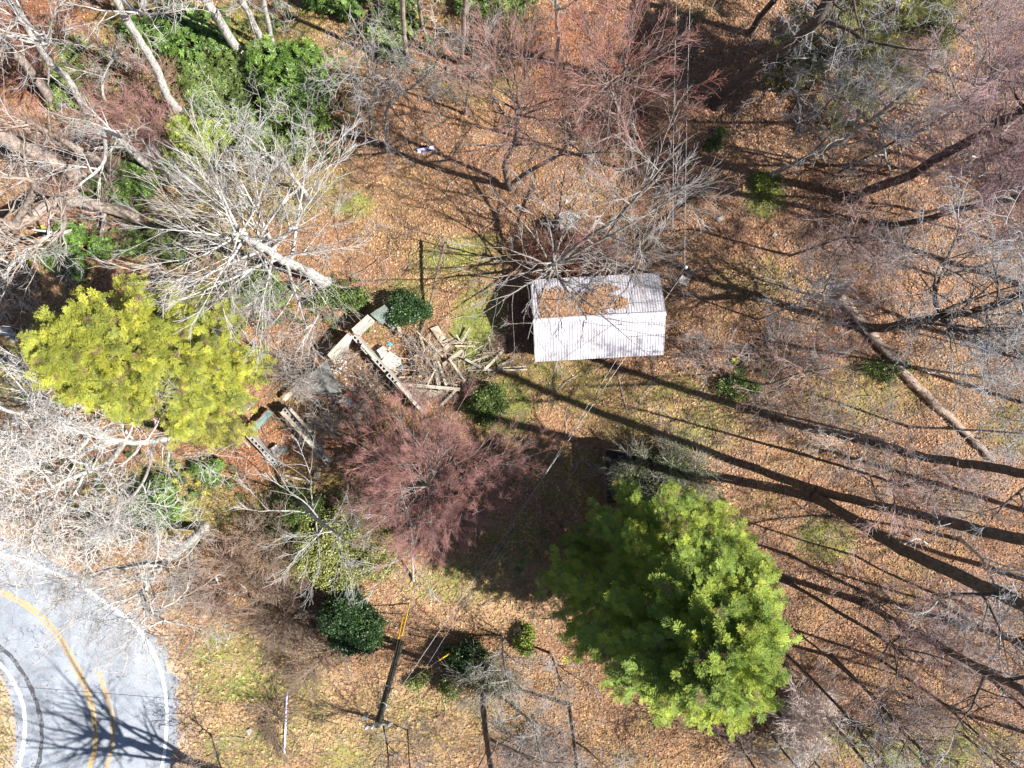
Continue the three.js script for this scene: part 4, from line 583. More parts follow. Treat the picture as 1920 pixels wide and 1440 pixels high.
bareTree({ dens: 0.3, path: [[352, 818], [300, 824], [255, 829], [165, 812], [60, 782], [0, 764]], r: 0.18, tip: 0.05, bark: M.white, limbs: 18, start: 0.22, limbLen: 3.2, up: 0.35, wig: 0.45, subs: 8, sprays: 4, color: [0.55, 0.53, 0.51], spray: 'gnarl', size: 1.25, forks: [{ path: [[262, 828, 5], [200, 868, 6.5], [120, 902, 8], [0, 960, 10]], r: 0.13, limbs: 12, len: 2.7 }, { path: [[285, 826, 3], [270, 900, 5], [225, 960, 6.5], [190, 1000, 7]], r: 0.07, limbs: 6, len: 1.6 }], label: 'wide white bare tree with dense twigs between the yellow green evergreen and the road' });
bareTree({ dens: 0.3, path: [[384, 986], [345, 1024, 2.2], [310, 1054, 3.6], [286, 1082, 4.6], [268, 1120, 5.4], [282, 1150, 6], [310, 1164, 6.5]], r: 0.2, tip: 0.05, bark: M.white, limbs: 15, start: 0.28, limbLen: 2.6, up: 0.2, wig: 0.7, subs: 7, sprays: 4, color: WT, spray: 'gnarl', size: 1.0, lean: [-1.1, 0.5], forks: [{ path: [[314, 1052, 3.4], [262, 1056, 4.2], [215, 1066, 5], [150, 1090, 5.8], [70, 1080, 6.4]], r: 0.1, limbs: 7, len: 1.8 }, { path: [[318, 1046, 3.2], [345, 1045, 4.2], [376, 1008, 5.5]], r: 0.06, limbs: 3, len: 1 }], label: 'knotted white dead tree leaning out over the road' });
bareTree({ path: [[232, 1020], [240, 1002, 1.5], [222, 978, 3]], r: 0.06, tip: 0.03, bark: M.white, limbs: 5, start: 0.3, limbLen: 1, color: WT, spray: 'gnarl', size: 0.7, label: 'short white forked stem just above the road beside the knotted dead tree' });
// top centre
bareTree({ path: [[708, 272], [697, 240], [696, 205], [708, 185], [694, 140], [684, 90]], r: 0.1, tip: 0.03, bark: M.grey, limbs: 12, start: 0.35, limbLen: 2.2, wig: 0.7, color: GT, spray: 'gnarl', label: 'twisted dark grey tree, left stem of the crooked pair above the plastic sheet' });
bareTree({ path: [[724, 276], [726, 235], [728, 200], [750, 178], [790, 150], [830, 100]], r: 0.09, tip: 0.03, bark: M.grey, limbs: 13, start: 0.4, limbLen: 2.4, wig: 0.7, color: GT, spray: 'gnarl', label: 'twisted dark grey tree, right stem of the crooked pair above the plastic sheet' });
bareTree({ path: [[766, 122], [758, 70], [755, 20], [752, -40]], r: 0.11, tip: 0.07, bark: M.tan, extra: 2, limbs: 8, start: 0.4, limbLen: 1.8, color: GT, label: 'straight greyish trunk at the top edge left of the tan fallen log' });
bareTree({ path: [[793, 54], [787, 20], [784, -30]], r: 0.09, tip: 0.06, bark: M.tan, extra: 2, limbs: 6, start: 0.5, limbLen: 1.8, color: GT, label: 'short visible trunk at the top edge between two straighter grey trunks' });
bareTree({ path: [[865, 120], [868, 70], [872, 10], [877, -40]], r: 0.11, tip: 0.07, bark: M.tan, extra: 2, limbs: 8, start: 0.45, limbLen: 1.8, color: GT, label: 'straight greyish trunk rising from the left end of the tan fallen log' });
bareTree({ path: [[872, 216], [878, 165], [884, 120], [888, 80]], r: 0.06, tip: 0.03, bark: M.grey, limbs: 7, start: 0.4, limbLen: 1.2, color: GT, label: 'thin grey sapling below the rusty red panel' });
bareTree({ path: [[1040, 122], [1046, 80], [1044, 40], [1042, -20]], r: 0.08, tip: 0.05, bark: M.silver, extra: 1.5, limbs: 9, start: 0.3, limbLen: 1.8, color: GT, label: 'thin pale tree at the top edge beside the red twigged maple' });
bareTree({ path: [[957, 354], [947, 325], [951, 292], [967, 262], [970, 225]], r: 0.13, tip: 0.05, bark: M.red, limbs: 16, start: 0.3, limbLen: 2.6, color: RT, spray: 'maple', extra: 1.5, subs: 6, sprays: 4, forks: [{ path: [[957, 352, 0.3], [990, 322, 2.2], [1052, 286, 5], [1082, 240, 7.2], [1118, 190, 9], [1180, 122, 11]], r: 0.11, limbs: 16, len: 3.2 }], label: 'reddish tree with two diverging stems in the open leaves above the shed' });
bareTree({ dens: 0.08, path: [[1195, 330], [1175, 250, 4], [1150, 180, 7], [1120, 110, 9.5]], r: 0.09, tip: 0.03, bark: M.red, limbs: 22, start: 0.3, limbLen: 3.4, color: [0.33, 0.14, 0.11], spray: 'red', subs: 8, sprays: 5, size: 1.1, label: 'dense red twigged maple crown at the top centre' });
bareTree({ path: [[1034, 514], [1034, 508, 1.2], [1036, 500, 2.4], [1042, 490, 3.4]], r: 0.15, tip: 0.06, bark: M.grey, limbs: 17, start: 0.35, limbLen: 4.2, up: 0.35, wig: 0.2, subs: 6, sprays: 3, color: GT, spray: 'long', forks: [{ path: [[1036, 506, 1.5], [1092, 452, 3.6], [1150, 415, 5], [1200, 362, 6.5], [1242, 310, 7.6]], r: 0.1, limbs: 10, len: 2.4 }, { path: [[1036, 506, 1.5], [1090, 470, 3], [1180, 422, 4.6], [1290, 350, 6]], r: 0.07, limbs: 9, len: 2 }], label: 'bare grey tree fanning its limbs over the left end of the shed roof' });
bareTree({ path: [[1150, 512], [1140, 505, 1.5], [1132, 498, 3]], r: 0.07, tip: 0.03, bark: M.grey, limbs: 10, start: 0.3, limbLen: 2.6, up: 0.35, color: GT, spray: 'long', label: 'small bare tree behind the middle of the shed with limbs hanging over the roof' });
bareTree({ path: [[1188, 506], [1188, 500, 1.5], [1190, 490, 3.2]], r: 0.06, tip: 0.03, bark: M.grey, limbs: 12, start: 0.25, limbLen: 2.6, up: 0.4, color: GT, spray: 'long', label: 'small bare tree with starry twigs behind the right end of the shed' });
// red maple by the ruin
bareTree({ dens: 0.62, path: [[820, 874], [813, 890, 1.4], [804, 904, 3], [800, 913, 4.3]], r: 0.16, tip: 0.05, bark: M.grey, limbs: 44, start: 0.2, limbLen: 3.9, up: 0.4, wig: 0.16, subs: 8, sprays: 5, color: [0.33, 0.17, 0.15], spray: 'red', size: 0.7, label: 'round dull red twigged maple covering the lower end of the ruin' });
bareTree({ path: [[555, 930], [580, 955, 2], [610, 985, 3.6], [640, 1005, 4.6]], r: 0.1, tip: 0.04, bark: M.silver, limbs: 12, start: 0.3, limbLen: 2.7, up: 0.3, wig: 0.4, subs: 5, sprays: 3, color: WT, spray: 'long', label: 'pale tree with long drooping limbs over the light green shrub below the red maple' });
bareTree({ dens: 0.14, path: [[505, 690], [495, 665, 2.5], [478, 650, 4.5]], r: 0.1, tip: 0.03, bark: M.grey, limbs: 11, start: 0.25, limbLen: 3, up: 0.35, wig: 0.45, subs: 6, sprays: 4, color: GT, spray: 'gnarl', label: 'grey twiggy tree between the yellow green evergreen and the grey roofing sheet' });
bareTree({ path: [[455, 590], [440, 560, 3], [420, 545, 5]], r: 0.1, tip: 0.03, bark: M.grey, limbs: 14, start: 0.25, limbLen: 3, up: 0.35, wig: 0.35, subs: 6, sprays: 4, color: WT, spray: 'long', label: 'whitish twiggy tree behind the upper right flank of the yellow green evergreen' });
bareTree({ path: [[775, 1092], [773, 1040, 1.5], [770, 980, 3.5], [760, 950, 4.5]], r: 0.05, tip: 0.03, bark: M.silver, limbs: 8, start: 0.2, limbLen: 1.8, up: 0.2, color: WT, spray: 'long', label: 'thin pale stem with hanging twigs at the lower edge of the red maple' });
// upper right
bareTree({ path: [[1342, 198], [1362, 172], [1400, 140], [1440, 110], [1482, 84], [1530, 40], [1552, 0]], r: 0.27, tip: 0.13, bark: M.dark, extra: 3, limbs: 14, start: 0.5, limbLen: 3.4, wig: 0.4, color: ST, spray: 'gnarl', label: 'dark thick trunk leaning out to the top edge right of the wires' });
bareTree({ path: [[1404, 66], [1425, 30], [1452, 0], [1480, -40]], r: 0.14, tip: 0.09, bark: M.dark, extra: 2, limbs: 8, start: 0.4, limbLen: 2, color: GT, label: 'short dark trunk at the top edge left of the dark thick leaning trunk' });
bareTree({ path: [[1437, 334], [1495, 304], [1560, 274], [1610, 240], [1660, 205], [1700, 170]], r: 0.11, tip: 0.05, bark: M.grey, limbs: 16, start: 0.15, limbLen: 1.9, wig: 0.5, up: 0.4, color: ST, spray: 'gnarl', size: 0.8, label: 'grey leaning tree with short twisted twigs right of the bright green tuft' });
bareTree({ path: [[1592, 372], [1650, 350], [1706, 328], [1760, 295], [1815, 266], [1900, 215]], r: 0.2, tip: 0.12, bark: M.dark, extra: 2, limbs: 12, start: 0.45, limbLen: 2.6, color: PT, spray: 'gnarl', label: 'dark leaning trunk under the purple grey twigs in the upper right' });
bareTree({ path: [[1665, 424], [1730, 412], [1800, 392], [1860, 380], [1930, 362]], r: 0.13, tip: 0.08, bark: M.dark, extra: 2, limbs: 11, start: 0.35, limbLen: 2.2, color: PT, spray: 'gnarl', label: 'slim dark trunk below the dark leaning trunk in the upper right' });
bareTree({ dens: 0.5, path: [[1700, 260], [1760, 225], [1820, 180, 8], [1880, 120, 11]], r: 0.1, tip: 0.04, bark: M.grey, limbs: 20, start: 0.25, limbLen: 3.2, color: [0.38, 0.27, 0.28], spray: 'red', subs: 7, sprays: 4, label: 'hazy purplish twigged tree in the upper right corner' });
bareTree({ dens: 0.5, path: [[1745, 330], [1800, 310], [1850, 295, 7], [1900, 275, 9.5]], r: 0.1, tip: 0.04, bark: M.silver, limbs: 22, start: 0.25, limbLen: 3.3, color: [0.36, 0.25, 0.26], spray: 'red', subs: 7, sprays: 4, label: 'hazy purplish twigged tree filling the right edge below the corner' });
bareTree({ dens: 0.5, path: [[1730, 400], [1790, 385], [1850, 365, 6.5], [1905, 345, 9]], r: 0.08, tip: 0.03, bark: M.silver, limbs: 16, start: 0.25, limbLen: 2.6, color: [0.34, 0.22, 0.22], spray: 'red', subs: 6, sprays: 4, label: 'reddish grey twiggy tree at the right edge, lowest of the hazy three' });
bareTree({ path: [[1672, 330], [1660, 290, 3], [1655, 250, 5], [1640, 220, 6.5]], r: 0.05, tip: 0.03, bark: M.silver, limbs: 10, start: 0.2, limbLen: 1.6, wig: 0.6, color: ST, spray: 'gnarl', label: 'small silvery crooked sapling among the purple grey twigs, upper right' });
bareTree({ path: [[1460, 170], [1500, 140, 2.5], [1550, 110, 5], [1580, 90, 6]], r: 0.13, tip: 0.05, bark: M.silver, limbs: 24, start: 0.1, limbLen: 2.6, up: 0.25, wig: 0.5, color: ST, spray: 'gnarl', size: 0.9, subs: 5, sprays: 4, label: 'silvery tangled low tree right of the dark thick leaning trunk' });
// right side
bareTree({ path: [[1618, 616], [1670, 612], [1722, 602], [1760, 594], [1795, 588], [1850, 578], [1925, 548]], r: 0.2, tip: 0.1, bark: M.dark, limbs: 15, start: 0.35, limbLen: 3.4, wig: 0.5, up: 0.5, color: ST, spray: 'gnarl', size: 1.1, subs: 6, sprays: 4, forks: [{ path: [[1722, 604, 5.5], [1800, 622, 7.2], [1860, 618, 8.6], [1930, 630, 10]], r: 0.12, limbs: 9, len: 2.6 }, { path: [[1740, 598, 5.8], [1752, 560, 7], [1770, 500, 8.4], [1790, 450, 9.5]], r: 0.07, limbs: 8, len: 2 }], label: 'dark tree with twisted blue grey limbs growing across the long fallen trunk' });
bareTree({ path: [[1632, 828], [1690, 846], [1750, 860], [1830, 872], [1930, 890]], r: 0.18, tip: 0.13, bark: M.dark, extra: 4, limbs: 12, start: 0.5, limbLen: 3, wig: 0.4, color: ST, spray: 'gnarl', label: 'straight dark trunk running out to the right edge below the long fallen trunk' });
bareTree({ path: [[1534, 922], [1600, 938], [1700, 962], [1800, 986], [1930, 1014]], r: 0.19, tip: 0.15, bark: M.dark, extra: 4, limbs: 12, start: 0.5, limbLen: 3, wig: 0.4, color: ST, spray: 'gnarl', label: 'dark trunk, upper of two that spread like a V right of the big green evergreen' });
bareTree({ path: [[1528, 930], [1600, 976], [1660, 1012], [1732, 1050], [1810, 1085], [1930, 1138]], r: 0.22, tip: 0.16, bark: M.dark, extra: 4, limbs: 14, start: 0.45, limbLen: 3.2, wig: 0.5, color: ST, spray: 'gnarl', label: 'dark trunk, lower of two that spread like a V right of the big green evergreen' });
bareTree({ path: [[1618, 1128], [1690, 1172], [1760, 1210], [1850, 1260], [1930, 1300]], r: 0.15, tip: 0.09, bark: M.dark, extra: 3, limbs: 14, start: 0.3, limbLen: 2.8, wig: 0.5, color: ST, spray: 'gnarl', subs: 6, sprays: 4, label: 'dark leaning tree with bluish tangled limbs below the V of trunks' });
bareTree({ path: [[1800, 1010], [1850, 1060, 4], [1870, 1120, 6], [1875, 1220, 8]], r: 0.08, tip: 0.03, bark: M.silver, limbs: 14, start: 0.25, limbLen: 2.6, wig: 0.6, color: ST, spray: 'gnarl', label: 'pale limbed tree near the right edge under the V of dark trunks' });
const GRP = 'slim dark leaning saplings in the lower right woods', SL = 'slim dark sapling leaning outwards in the lower right woods';
[[[1478, 1172], [1540, 1222], [1620, 1290]], [[1465, 1218], [1520, 1270], [1590, 1345]], [[1478, 1092], [1560, 1140], [1660, 1200]], [[1430, 1350], [1462, 1400], [1500, 1445]], [[1500, 1392], [1530, 1430], [1560, 1470]], [[1588, 1350], [1640, 1410], [1690, 1465]], [[1688, 1386], [1725, 1425], [1760, 1470]], [[1800, 1372], [1850, 1415], [1900, 1460]], [[1558, 1228], [1630, 1300], [1700, 1380]], [[1700, 1270], [1780, 1330], [1860, 1400]], [[1480, 1040], [1540, 1072], [1620, 1110]], [[1840, 1260], [1900, 1310], [1960, 1360]], [[1600, 1040], [1660, 1072], [1740, 1108]], [[1760, 1130], [1830, 1170], [1900, 1205]], [[1540, 1330], [1590, 1390], [1640, 1450]], [[1380, 1385], [1405, 1425], [1430, 1465]], [[1640, 1230], [1700, 1272], [1770, 1320]]]
  .forEach((p, i) => bareTree({ path: p, r: 0.045 + 0.018 * (i % 3), tip: 0.03, bark: M.dark, extra: 1.5, limbs: 9, start: 0.3, limbLen: 1.8, wig: 0.4, color: i % 2 ? ST : PT, spray: i % 2 ? 'gnarl' : 'maple', subs: 4, sprays: 3, label: SL, group: GRP, name: 'sapling' }));
bareTree({ path: [[1402, 715], [1440, 720, 2], [1500, 700, 4], [1560, 690, 5.5]], r: 0.05, tip: 0.03, bark: M.grey, limbs: 12, start: 0.2, limbLen: 2, color: PT, spray: 'maple', label: 'grey pink sapling beside the dark short log right of the shed' });
bareTree({ path: [[1540, 560], [1548, 540, 2], [1560, 515, 3.5]], r: 0.05, tip: 0.03, bark: M.grey, limbs: 22, start: 0.1, limbLen: 2.2, color: [0.37, 0.29, 0.29], spray: 'maple', label: 'hazy pinkish grey small tree above the upper end of the long fallen trunk' });
bareTree({ path: [[1560, 800], [1600, 810, 3], [1640, 820, 5]], r: 0.05, tip: 0.03, bark: M.grey, limbs: 14, start: 0.15, limbLen: 2.2, color: GT, spray: 'maple', label: 'thin grey tree with fine twigs left of the straight dark trunk, right woods' });
bareTree({ path: [[1720, 690], [1790, 700, 4], [1860, 710, 6.5]], r: 0.06, tip: 0.03, bark: M.silver, limbs: 14, start: 0.2, limbLen: 2.4, color: ST, spray: 'gnarl', label: 'silvery tangled tree beyond the middle of the long fallen trunk' });
[[1500, 250], [1560, 330], [1620, 200], [1700, 120], [1800, 60], [1880, 170], [1780, 240], [1860, 450], [1760, 520], [1850, 660], [1700, 800], [1500, 850], [1420, 600], [1480, 480]].forEach(([x, y], i) => { const a = 1.14 + 0.05 * (i % 4), q = (k) => [960 + (x - 960) * k + (i % 3 - 1) * 14 * (k - 1) / 0.2, 720 + (y - 720) * k + (i % 2 ? 12 : -8) * (k - 1) / 0.2]; bareTree({ dens: 0.3, path: [[x, y], q(1 + (a - 1) * 0.5), q(a)], r: 0.04 + 0.012 * (i % 3), tip: 0.02, bark: i % 2 ? M.dark : M.grey, extra: 1, limbs: 12, start: 0.15, limbLen: 1.9, wig: 0.6, up: 0.45, color: i % 2 ? PT : ST, spray: i % 3 ? 'gnarl' : 'maple', subs: 4, sprays: 3, name: 'sapling', label: 'thin tangled bare sapling in the right hand woods', group: 'thin tangled saplings of the right hand woods' }); });
// bottom
bareTree({ path: [[918, 1268], [906, 1310], [908, 1350], [915, 1400], [922, 1450]], r: 0.13, tip: 0.08, bark: M.brown, extra: 2.5, limbs: 13, start: 0.3, limbLen: 2.6, wig: 0.4, color: GT, spray: 'gnarl', label: 'brown trunk running out at the lower edge left of the big green evergreen' });
bareTree({ path: [[942, 1188], [943, 1230, 1.5], [950, 1270, 3], [956, 1300, 4]], r: 0.06, tip: 0.03, bark: M.silver, limbs: 10, start: 0.2, limbLen: 1.4, color: WT, spray: 'gnarl', size: 0.7, label: 'short pale stem with a leafy base right of the dark lower shrub' });
bareTree({ path: [[1066, 1318], [1074, 1370], [1080, 1420], [1085, 1460]], r: 0.08, tip: 0.05, bark: M.brown, extra: 2, limbs: 10, start: 0.2, limbLen: 2.2, color: GT, spray: 'gnarl', label: 'slim brown trunk at the lower edge beside the big green evergreen' });
bareTree({ path: [[1030, 1222], [1042, 1250], [1052, 1290]], r: 0.06, tip: 0.03, bark: M.brown, limbs: 8, start: 0.3, limbLen: 1.6, color: GT, spray: 'gnarl', label: 'slim dark brown stem against the left side of the big green evergreen' });
bareTree({ path: [[970, 1330], [1000, 1360, 3], [1010, 1400, 5]], r: 0.05, tip: 0.03, bark: M.silver, limbs: 14, start: 0.1, limbLen: 1.9, color: GT, spray: 'gnarl', size: 0.9, label: 'low silvery twiggy tree between the two brown trunks at the lower edge' });
bareTree({ path: [[717, 1352], [726, 1400], [730, 1450]], r: 0.04, tip: 0.025, bark: M.dark, limbs: 6, start: 0.4, limbLen: 1.3, color: BT, label: 'thin dark sapling right of the utility pole top, nearer the pole' });
bareTree({ path: [[764, 1366], [766, 1400], [768, 1450]], r: 0.04, tip: 0.025, bark: M.brown, limbs: 6, start: 0.2, limbLen: 1.3, color: BT, label: 'thin forked sapling right of the utility pole top, farther from the pole' });
bareTree({ path: [[395, 1375], [405, 1410, 1.5], [418, 1450, 3]], r: 0.04, tip: 0.02, bark: M.dark, limbs: 6, start: 0.3, limbLen: 1, color: BT, spray: 'gnarl', label: 'small dark sapling beside the road at the lower edge' });
bareTree({ dens: 0.1, path: [[575, 1493], [533, 1574], [481, 1679], [414, 1812]], r: 0.24, tip: 0.1, bark: M.grey, extra: 2, limbs: 26, start: 0.2, limbLen: 5.2, wig: 0.5, up: 0.62, color: GT, spray: 'gnarl', subs: 5, sprays: 2, label: 'bare roadside tree beyond the lower edge that throws its branching shadow on the road' });
// trees beyond the right edge whose long shadows cross the woods
[[2010, 250], [2035, 395], [2000, 560], [1985, 692], [2030, 790], [2010, 985], [1985, 1105], [2020, 1235], [1980, 1390], [1660, -55], [1830, -30]].forEach(([x, y], i) => { const k = 1.3 + 0.1 * (i % 3), g = (a) => [960 + (x - 960) * a, 720 + (y - 720) * a]; bareTree({ dens: 0.08, path: [[x, y], g(1 + (k - 1) * 0.4), g(1 + (k - 1) * 0.7), g(k)], r: 0.1 + 0.025 * (i % 4), tip: 0.05, bark: M.dark, extra: 3.5, limbs: 14, start: 0.4, limbLen: 3, wig: 0.45, up: 0.7, color: GT, spray: 'gnarl', subs: 4, sprays: 3, label: 'dark bare tree standing just outside the view, known by its long shadow', group: 'bare trees just outside the view' }); });
// ---------------------------------------------------------------- evergreens
evergreen({ base: [420, 772], h: 4.2, R0: 1.7, low: 0.12, limbs: 70, perLimb: 34, size: 0.42, young: C(0.46, 0.42, 0.06), old: C(0.26, 0.26, 0.06), dark: C(0.13, 0.13, 0.05), label: 'smaller yellow green evergreen below the feathery one, beside the short block wall', gap: 0.25 });
evergreen({ base: [1190, 1044], h: 12.4, R0: 3.95, low: 0.2, limbs: 215, perLimb: 105, size: 0.38, tilt: [0.3, -0.2], young: C(0.38, 0.43, 0.05), old: C(0.24, 0.33, 0.045), dark: C(0.14, 0.22, 0.04), label: 'big bushy green evergreen, yellow green on its sunny side, near the lower edge', profile: u => Math.pow(Math.sin(Math.PI * clamp(0.13 + 0.84 * u)), 0.65) * (1 - 0.35 * u) + 0.03 });
evergreen({ base: [446, 680], h: 12.5, R0: 2.75, low: 0.16, limbs: 140, perLimb: 84, size: 0.34, young: C(0.43, 0.43, 0.05), old: C(0.31, 0.33, 0.045), dark: C(0.18, 0.21, 0.045), label: 'feathery yellow green evergreen left of the ruin', profile: u => Math.pow(Math.sin(Math.PI * clamp(0.16 + 0.82 * u)), 0.7) * (1 - 0.3 * u) + 0.03, gap: 0.26 });
evergreen({ base: [1515, 165], h: 7, R0: 2.7, low: 0.15, limbs: 80, perLimb: 30, size: 0.6, young: C(0.3, 0.27, 0.06), old: C(0.16, 0.17, 0.05), dark: C(0.08, 0.09, 0.04), label: 'thin olive evergreen at the top edge behind the dark thick leaning trunk', gap: 0.42, profile: u => 0.5 + 0.5 * Math.sin(Math.PI * clamp(u)) });
// ---------------------------------------------------------------- shrubs
const RH = [C(0.035, 0.075, 0.016), C(0.13, 0.22, 0.035)], RHY = [C(0.1, 0.15, 0.03), C(0.29, 0.34, 0.05)], DK = [C(0.015, 0.04, 0.012), C(0.05, 0.1, 0.028)], MID = [C(0.06, 0.1, 0.025), C(0.15, 0.2, 0.05)], OL = [C(0.14, 0.16, 0.05), C(0.32, 0.34, 0.1)];
leafyShrub({ at: [568, 165], rx: 1.9, rz: 2.1, h: 2.4, n: 2600, cols: [C(0.035, 0.08, 0.016), C(0.16, 0.26, 0.04)], lobes: 12, label: 'largest glossy green rhododendron, at the top left of the clearing', name: 'rhododendron' });
leafyShrub({ at: [384, 285], rx: 1.4, rz: 1.3, h: 1.4, n: 1300, cols: RHY, lobes: 8, label: 'yellow green shrub right of the thick white broken tree', name: 'rhododendron' });
leafyShrub({ at: [345, 70], rx: 2.2, rz: 1.4, h: 1.3, n: 1100, cols: RH, lobes: 10, label: 'green shrub mass behind the leaning pale trunks at the top edge', name: 'rhododendron' });
leafyShrub({ at: [420, 165], rx: 2.4, rz: 1.9, h: 1.1, n: 1300, cols: MID, lobes: 12, label: 'loose green shrubs left of the largest rhododendron', name: 'rhododendron' });
leafyShrub({ at: [500, 260], rx: 1.8, rz: 1.3, h: 1.1, n: 900, cols: MID, lobes: 9, label: 'loose green shrubs below the largest rhododendron', name: 'rhododendron' });
leafyShrub({ at: [630, 12], rx: 1.6, rz: 0.9, h: 1.4, n: 800, cols: RH, lobes: 7, label: 'dark green shrub at the top edge right of the largest rhododendron', name: 'rhododendron' });
leafyShrub({ at: [735, 70], rx: 1.7, rz: 1.5, h: 1.2, n: 900, cols: MID, lobes: 8, label: 'green shrub at the top edge behind the twisted dark grey trees', name: 'rhododendron' });
leafyShrub({ at: [930, 14], rx: 1.8, rz: 0.8, h: 1.3, n: 700, cols: RH, lobes: 7, label: 'dark green shrub at the top edge left of the thin pale tree', name: 'rhododendron' });
leafyShrub({ at: [255, 340], rx: 2.0, rz: 1.6, h: 1, n: 800, cols: RH, lobes: 8, label: 'dark green shrub under the massive pale tree', name: 'rhododendron' });
leafyShrub({ at: [150, 150], rx: 1.6, rz: 1.5, h: 1, n: 550, cols: MID, lobes: 8, label: 'small green shrub between pale forked trunks in the far upper left', name: 'rhododendron' });
leafyShrub({ at: [150, 480], rx: 1.6, rz: 1.3, h: 0.9, n: 700, cols: RH, lobes: 8, label: 'dark green shrub below the antler like limbs at the left edge', name: 'rhododendron' });
leafyShrub({ at: [310, 455], rx: 2.2, rz: 1.0, h: 0.8, n: 500, cols: MID, lobes: 9, label: 'low green shrub above the feathery yellow green evergreen', name: 'rhododendron' });
leafyShrub({ at: [492, 548], rx: 1.6, rz: 0.9, h: 0.8, n: 600, cols: MID, lobes: 7, label: 'low green shrub under the large radiating white tree', name: 'rhododendron' });
leafyShrub({ at: [640, 562], rx: 1.3, rz: 0.5, h: 0.6, n: 500, cols: MID, lobes: 7, leaf: CLUMP, label: 'low green cover at the upper edge of the ruin', size: 1.3 });
leafyShrub({ at: [766, 576], rx: 0.9, rz: 0.75, h: 1.1, n: 1500, cols: DK, leaf: CLUMP, size: 1.3, lobes: 7, label: 'dark green shrub at the top corner of the ruin' });
leafyShrub({ at: [912, 752], rx: 0.85, rz: 0.9, h: 1.3, n: 1300, cols: MID, leaf: CLUMP, size: 1.3, lobes: 7, label: 'grass green shrub at the tip of the long tree shadows right of the red maple' });
leafyShrub({ at: [678, 1148], rx: 1.05, rz: 1.0, h: 2.5, n: 4200, cols: DK, leaf: CLUMP, size: 1.3, lobes: 9, fill: 0.3, label: 'round dark evergreen shrub left of the utility pole' });
leafyShrub({ at: [875, 1230], rx: 0.8, rz: 0.8, h: 1.4, n: 1500, cols: DK, leaf: CLUMP, size: 1.3, lobes: 7, label: 'dark shrub at the end of the slanting guy wire' });
leafyShrub({ at: [846, 1278], rx: 0.45, rz: 0.4, h: 0.8, n: 500, cols: OL, leaf: CLUMP, size: 1.2, lobes: 4, label: 'small light green shrub just below the slanting guy wire' });
leafyShrub({ at: [986, 1192], rx: 0.4, rz: 0.5, h: 0.7, n: 420, cols: RHY, leaf: CLUMP, size: 1.3, lobes: 4, label: 'small bright yellow green shrub left of the big green evergreen' });
leafyShrub({ at: [785, 1275], rx: 0.5, rz: 0.35, h: 0.4, n: 300, cols: OL, leaf: CLUMP, size: 1.1, lobes: 4, label: 'little green clump on the leaves below the utility pole base' });
leafyShrub({ at: [296, 945], rx: 1.5, rz: 1.2, h: 1.1, n: 1100, cols: RH, lobes: 8, label: 'dark green shrub under the white dense twigged tree near the road', name: 'rhododendron' });
leafyShrub({ at: [396, 880], rx: 0.7, rz: 0.5, h: 0.8, n: 400, cols: RH, lobes: 4, label: 'small green shrub under the lowest boughs of the yellow green evergreen', name: 'rhododendron' });
leafyShrub({ at: [660, 1010], rx: 1.9, rz: 1.8, h: 2.0, n: 2600, cols: OL, leaf: CLUMP, size: 1.2, lobes: 12, label: 'light green leafy shrub left of the lower part of the red maple' });
leafyShrub({ at: [560, 960], rx: 1.3, rz: 1.2, h: 1.3, n: 900, cols: MID, leaf: CLUMP, size: 1.2, lobes: 8, label: 'mid green shrub between short block wall and light green leafy shrub' });
leafyShrub({ at: [1380, 720], rx: 0.8, rz: 0.7, h: 0.7, n: 330, cols: MID, leaf: CLUMP, size: 1.1, lobes: 6, label: 'green clump at the foot of the dark short log right of the shed' });
leafyShrub({ at: [1434, 345], rx: 0.45, rz: 0.7, h: 0.5, n: 600, cols: RHY, leaf: CLUMP, size: 1.1, lobes: 6, label: 'bright green tuft alone in the leaves right of the wires' });
leafyShrub({ at: [1662, 690], rx: 1.0, rz: 0.6, h: 0.5, n: 230, cols: MID, leaf: CLUMP, size: 1.1, lobes: 6, label: 'green clump beside the middle of the long fallen trunk' });
leafyShrub({ at: [1340, 265], rx: 0.5, rz: 0.6, h: 0.4, n: 160, cols: MID, leaf: CLUMP, size: 1, lobes: 4, label: 'small dull green clump near the short black log' });
bareShrub({ at: [1240, 888], rx: 2.1, rz: 1.4, h: 2.0, n: 1100, canes: 34, roots: 12, color: [0.27, 0.26, 0.21], label: 'grey green vine tangle spilling off the small dark hut', name: 'vine_tangle', category: 'vines', leafy: { n: 2200, cols: [C(0.07, 0.1, 0.035), C(0.18, 0.2, 0.08)], size: 1.0 } });
bareShrub({ at: [1325, 660], rx: 1.0, rz: 0.8, h: 1.2, n: 90, color: [0.4, 0.34, 0.33], spray: 'gnarl', label: 'pale bare shrub just right of the lower corner of the shed' });
bareShrub({ at: [505, 1010], rx: 1.6, rz: 1.6, h: 1.5, n: 420, canes: 24, color: [0.3, 0.22, 0.165], label: 'brown twig thicket below the ruin, left of the light green leafy shrub', cvar: 0.35 });
bareShrub({ at: [420, 1075], rx: 1.9, rz: 1.4, h: 1.2, n: 420, canes: 24, roots: 10, color: [0.33, 0.23, 0.18], label: 'brown twig thicket around the white curled branch near the road' });
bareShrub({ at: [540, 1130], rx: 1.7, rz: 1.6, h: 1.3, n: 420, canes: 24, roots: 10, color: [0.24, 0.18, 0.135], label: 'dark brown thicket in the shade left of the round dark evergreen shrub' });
bareShrub({ at: [600, 1215], rx: 1.9, rz: 1.1, h: 0.9, n: 300, canes: 20, roots: 10, color: [0.3, 0.22, 0.17], label: 'brown thicket below the round dark evergreen shrub' });
bareShrub({ at: [522, 1345], rx: 0.5, rz: 1.5, h: 0.8, n: 160, canes: 14, roots: 8, color: [0.22, 0.16, 0.12], label: 'narrow dark bramble strip beside the white pipe' });
